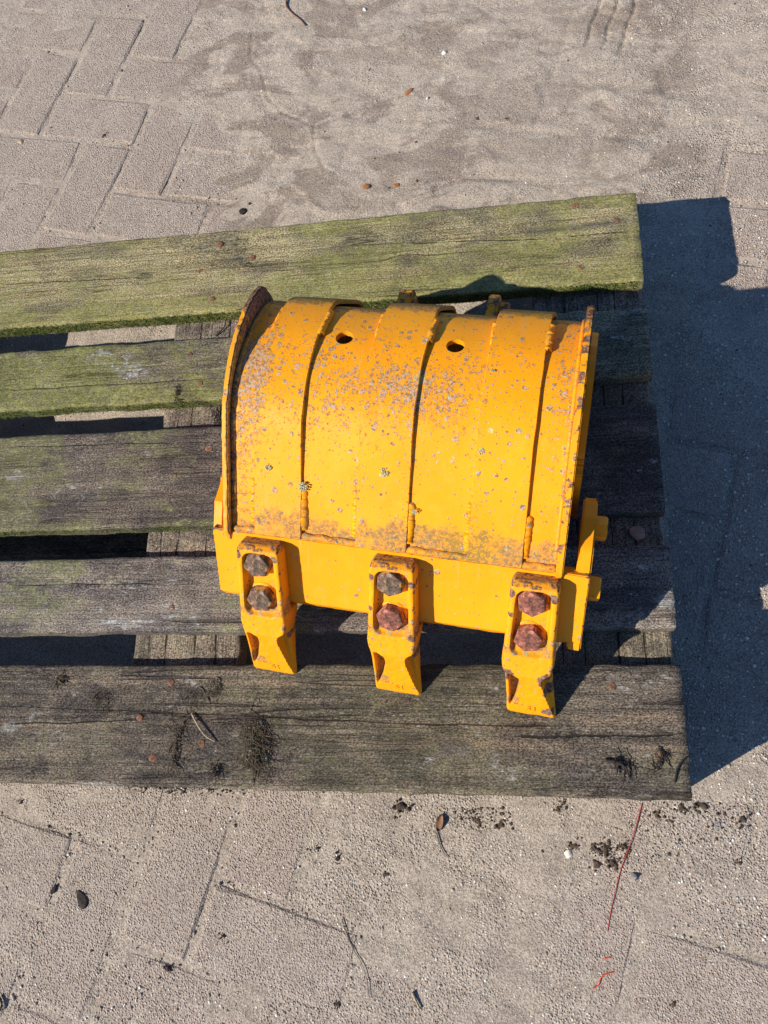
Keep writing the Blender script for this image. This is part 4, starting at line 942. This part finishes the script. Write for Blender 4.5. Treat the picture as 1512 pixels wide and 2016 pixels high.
# ------------------------------------------------------------------ small things on the ground
def rock(name, px, py, size, mat, label, cat, flat=.6, z=None, seed=0, elong=1.0, rot=0.0, ang=None):
    p = at(px, py, 0); zz = gh(p[0], p[1]) if z is None else z
    if z is not None: p = at(px, py, z)
    bm = bmesh.new(); bmesh.ops.create_icosphere(bm, subdivisions=2, radius=1.0); r = random.Random(seed + int(px))
    cuts = [Vector((r.gauss(0, 1), r.gauss(0, 1), r.gauss(0, 1))).normalized() for _ in range(7)]
    for v in bm.verts:
        for c in cuts:
            d = v.co.dot(c)
            if d > .62: v.co -= c * (d - .62)
        v.co *= 1 + r.gauss(0, .03); v.co = Vector((v.co.x * size * elong, v.co.y * size, v.co.z * size * flat)) * (.72 if name == 'clod' else 1)
    if name == 'clod':
        for k in range(16):
            c = Vector((r.gauss(0, .75) * elong, r.gauss(0, .75), r.gauss(0, .3) * flat)) * size; s_ = size * r.uniform(.12, .42)
            g = bmesh.ops.create_icosphere(bm, subdivisions=1, radius=s_)
            for v in g['verts']: v.co = Vector((v.co.x * r.uniform(.7, 1.3), v.co.y * r.uniform(.7, 1.3), v.co.z * r.uniform(.6, 1.1))) + c
        for v in bm.verts: v.co.z -= size * .1
    me_ = bpy.data.meshes.new(name); bm.to_mesh(me_); bm.free(); sharpen(me_, 30)
    o_ = link(name, me_, mat, None, (p[0], p[1], zz + size * flat * .30), (0, 0, rot)); return tag(o_, label, cat)
G0 = [('clod', 790, 1589, .0085, M_DIRT, 'biggest black clod below the middle of the front board', 'dirt clod', .6, 1.3, .3),
      ('clod', 1098, 1594, .0036, M_DIRT, 'small dark clod of the pair close under the front board, lower left one', 'dirt clod', .6, 1, 0),
      ('clod', 1110, 1580, .0040, M_DIRT, 'small dark clod touching the front board above its pair', 'dirt clod', .6, 1, .8),
      ('clod', 1340, 1592, .0052, M_DIRT, 'dark clod just below the front right corner of the pallet', 'dirt clod', .6, 1.1, 0),
      ('clod', 1384, 1588, .0058, M_DIRT, 'crumbly clod right of the front right pallet corner', 'dirt clod', .6, 1.4, -.9),
      ('clod', 1462, 1613, .0055, M_DIRT, 'rightmost dark clod near the picture edge', 'dirt clod', .6, 1.2, 0),
      ('clod', 1412, 1624, .0050, M_GSTONE, 'grey-brown clod between the two clods at the lower right', 'dirt clod', .6, 1.2, .9),
      ('clod', 1293, 1607, .0046, M_DIRT, 'dark clod beside the top end of the red thread', 'dirt clod', .6, 1, 0),
      ('clod', 1322, 1618, .0028, M_DIRT, 'tiny dark clod right of the red thread', 'dirt clod', .6, 1, 0),
      ('clod', 985, 1625, .0055, M_DIRT, 'low brown clod on its own right of the dead leaf', 'dirt clod', .5, 1.5, -.2),
      ('clod', 940, 1615, .0045, M_DIRT, 'brown crumb cluster between leaf and low brown clod', 'dirt clod', .5, 1.2, 0),
      ('clod', 1130, 1666, .0048, M_DIRT, 'brown clod just above the white stone flake', 'dirt clod', .5, 1.8, .2),
      ('clod', 1192, 1672, .0060, M_DIRT, 'tall dark clod left of the red thread', 'dirt clod', .6, 1.6, 1.4),
      ('clod', 1208, 1700, .0062, M_DIRT, 'dark clod touching the middle of the red thread', 'dirt clod', .6, 1.5, -.4),
      ('clod', 1176, 1704, .0048, M_DIRT, 'ragged dark clod below the tall dark clod', 'dirt clod', .6, 1.6, .2),
      ('clod', 1225, 1665, .0040, M_DIRT, 'reddish brown clod behind the red thread', 'dirt clod', .6, 1.0, 0),
      ('pebble', 1247, 1726, .0060, M_GSTONE, 'round grey pebble right of the red thread', 'pebble', .8, 1, 0),
      ('stone_flake', 1119, 1682, .0060, M_WHITE, 'white square stone flake on the sand', 'stone', .35, 1.1, .2),
      ('bark_chip', 162, 1773, .0070, M_BLACK, 'larger black bark chip at the lower left', 'bark chip', .35, 2.5, -1.0),
      ('bark_chip', 106, 1752, .0046, M_BLACK, 'smaller black bark chip with a pale end at the lower left', 'bark chip', .5, 1.7, 1.3),
      ('clod', 41, 1578, .0030, M_DIRT, 'single dark crumb below the left end of the front board', 'dirt clod', .7, 1, 0),
      ('clod', 441, 1842, .0038, M_BLACK, 'single black crumb low in the middle left of the sand', 'dirt clod', .8, 1, 0),
      ('clod', 329, 1908, .0046, M_DIRT, 'grey-black crumb near the bottom left', 'dirt clod', .8, 1, .4),
      ('clod', 665, 1690, .0040, M_BLACK, 'small black crumb left of the big clod, lower of two', 'dirt clod', .7, 1.2, 1.2),
      ('clod', 625, 1670, .0030, M_BLACK, 'tiny black crumb left of the big clod, upper of two', 'dirt clod', .7, 1, 0),
      ('clod', 758, 1721, .0034, M_DIRT, 'tiny dark crumb below the big clod', 'dirt clod', .7, 1, 0),
      ('clod', 663, 1978, .0034, M_DIRT, 'dark crumb near the bottom edge below the thin dark stem', 'dirt clod', .7, 1, 0),
      ('clod', 1325, 1977, .0040, M_DIRT, 'dark crumb near the bottom right', 'dirt clod', .7, 1, 0),
      ('clod', 1457, 1699, .0032, M_DIRT, 'dark crumb by the right picture edge below the clods', 'dirt clod', .7, 1, 0),
      ('bark_chip', 479, 418, .0068, M_BLACK, 'black curled bark chip just behind the mossy rear board', 'bark chip', .7, 1.3, .4),
      ('clod', 492, 401, .0030, M_BLACK, 'tiny black crumb beside the curled bark chip', 'dirt clod', .7, 1, 0),
      ('clod', 206, 267, .0042, M_BLACK, 'black crumb between the bare pavers at the upper left', 'dirt clod', .7, 1.2, 0),
      ('brick_chip', 722, 373, .0062, M_CHIP, 'left one of two orange-brown chips behind the rear board', 'stone chip', .5, 1.2, .3),
      ('brick_chip', 780, 369, .0062, M_CHIP, 'right one of two orange-brown chips behind the rear board', 'stone chip', .5, 1.1, -.5),
      ('clod', 822, 362, .0034, M_DIRT, 'small dark chip right of the orange-brown chips', 'dirt clod', .6, 1, 0),
      ('bark_chip', 806, 184, .0058, M_CHIP, 'dark brown bark chip near the white pebbles', 'bark chip', .4, 2.1, .9),
      ('pebble', 875, 110, .0052, M_WHITE, 'larger round white pebble on the sand behind the pallet', 'pebble', .9, 1, 0),
      ('pebble', 843, 200, .0036, M_WHITE, 'smaller white pebble in front of the larger one', 'pebble', .9, 1, 0),
      ('pebble', 719, 23, .0042, M_WHITE, 'white pebble near the top edge beside the brown twig', 'pebble', .9, 1, 0),
      ('clod', 940, 238, .0034, M_DIRT, 'dark crumb left one of a pair behind the pallet', 'dirt clod', .7, 1, 0),
      ('clod', 996, 238, .0034, M_DIRT, 'dark crumb right one of a pair behind the pallet', 'dirt clod', .7, 1, 0),
      ('stone_flake', 40, 279, .0052, M_STRAW, 'tan husk with a dark end on the bare pavers at the left', 'husk', .5, 2.0, -.5),
      ('clod', 25, 310 - 300 + 1478, .0, None, '', '', 0, 0, 0)]
for r_ in G0:
    if not r_[4]: continue
    rock(r_[0], r_[1], r_[2], r_[3], r_[4], r_[5], r_[6], r_[7], None, 3, r_[8], r_[9])
rock('husk', 1257, 1050, .0095, M_PINK, 'pale pinkish leaf scrap in the shaded gap right of the bucket', 'leaf', .25, .1225, 1, 1.3, -.3)
def gline(name, pxs, r0, r1, mat, label, cat, lift=.002):
    pts = []
    for px, py in pxs: p = at(px, py, 0); pts.append(np.array([p[0], p[1], gh(p[0], p[1]) + r0 + .0012]))
    fine = []
    for k in range(len(pts) - 1):
        for s_ in range(5):
            t_ = s_ / 5; p0 = pts[max(k - 1, 0)]; p1 = pts[k]; p2 = pts[k + 1]; p3 = pts[min(k + 2, len(pts) - 1)]
            q_ = .5 * ((2 * p1) + (-p0 + p2) * t_ + (2 * p0 - 5 * p1 + 4 * p2 - p3) * t_ ** 2 + (-p0 + 3 * p1 - 3 * p2 + p3) * t_ ** 3)
            q_[2] = max(q_[2], gh(q_[0], q_[1]) + r0 * .8); fine.append(q_)
    fine.append(pts[-1]); return tag(strands(name, [(fine, r0, r1)], mat, None, 6), label, cat)
gline('red_thread', [(1264, 1581), (1252, 1625), (1238, 1668), (1222, 1712), (1210, 1760), (1202, 1795), (1196, 1834)], .0006, .0004, M_REDT, 'long dark red thread running down the sand from the pallet corner', 'thread')
gline('red_thread', [(1167, 1945), (1178, 1938), (1184, 1922), (1200, 1915), (1208, 1913)], .0007, .0005, M_ORT, 'short bright red curled thread near the bottom', 'thread')
gline('red_thread', [(1190, 1887), (1196, 1885), (1202, 1885)], .0009, .0007, M_ORT, 'tiny bright red thread scrap above the curled one', 'thread')
gline('twig', [(568, 0), (566, 20), (578, 35), (592, 45), (602, 56)], .0017, .0012, M_TWIG, 'curved brown twig at the top edge of the sand', 'twig')
gline('stem', [(674, 1808), (684, 1840), (696, 1868), (712, 1895), (722, 1925), (728, 1965)], .0006, .0003, M_MOSSD, 'thin dark bent stem lying low in the middle of the sand', 'stem')
gline('stem', [(0, 1960), (6, 1975), (2, 1990)], .0016, .001, M_BLACK, 'black stem at the lower left picture edge', 'stem')
gline('stem', [(860, 1640), (864, 1655), (872, 1675), (884, 1690)], .0008, .0004, M_MOSSD, 'fine stem trailing below the dead leaf', 'stem')
gline('grass_blade', [(812, 1952), (820, 1970), (828, 1985)], .0016, .001, M_STRAW, 'short pale grass blade near the bottom edge', 'grass')
def leaf(px, py, L, Wd, ang, mat, label):
    p = at(px, py, 0); z = gh(p[0], p[1]); V = []; F = []; n = 9
    for k in range(n):
        t_ = k / (n - 1); w_ = Wd * math.sin(t_ * 3.14) ** .7 + .0002
        for s_ in (-1, -.4, .1, .6, 1):
            V.append((L * (t_ - .5), w_ * s_, .0012 + .0028 * abs(s_) + .002 * math.sin(t_ * 6 + s_ * 2)))
    for k in range(n - 1):
        for j in range(4): q_ = k * 5 + j; F.append((q_, q_ + 1, q_ + 6, q_ + 5))
    n0 = len(V); V += [(a, b, c - .0005) for a, b, c in V]; F += [tuple(n0 + i for i in f[::-1]) for f in F[:]]
    return tag(link('dead_leaf', mesh('leaf', V, F), mat, None, (p[0], p[1], z + .001), (0, 0, ang)), label, 'leaf')
leaf(866, 1620, .022, .0045, 1.35, M_TWIG, 'curled brown dead leaf on the sand below the front board')
# crumbs and litter swept against the front board
def crumbs(name, px0, px1, py0, py1, n, label):
    pts = []
    for k in range(n):
        p = at(random.uniform(px0, px1), random.triangular(py0, py1, py0), 0); pts.append((p[0], p[1], gh(p[0], p[1]) + .0003))
    return tag(pebbles(name, np.array(pts), rng.uniform(.0005, .0013, n) * rng.choice([1, 1, 1, 1.7], n), M_DIRT), label, 'dirt', None, 'stuff')
crumbs('dirt_crumbs', 250, 480, 1546, 1566, 160, 'dark crumbs swept against the front board at the left')
crumbs('dirt_crumbs', 1160, 1240, 1660, 1715, 150, 'dark crumbs scattered round the clods left of the red thread')
crumbs('dirt_crumbs', 895, 1010, 1590, 1640, 110, 'dark crumbs right of the dead leaf')
crumbs('dirt_crumbs', 1230, 1480, 1580, 1700, 110, 'dark crumbs in front of the right pallet corner')
GR = {'dirt clod': 'dark clods scattered on the sandy paving', 'dry moss': 'tufts of dry moss left on the pallet boards', 'thread': 'loose threads and fibres', 'bark chip': 'black bark chips on the ground',
      'stone chip': 'orange-brown chips behind the pallet', 'pebble': 'small pebbles on the sand', 'stem': 'thin stems lying on the sand', 'stone': None}
for o in SC.objects:
    if o.parent is None and o.get('category') in GR and GR[o['category']]: o['group'] = GR[o['category']]
print('done')
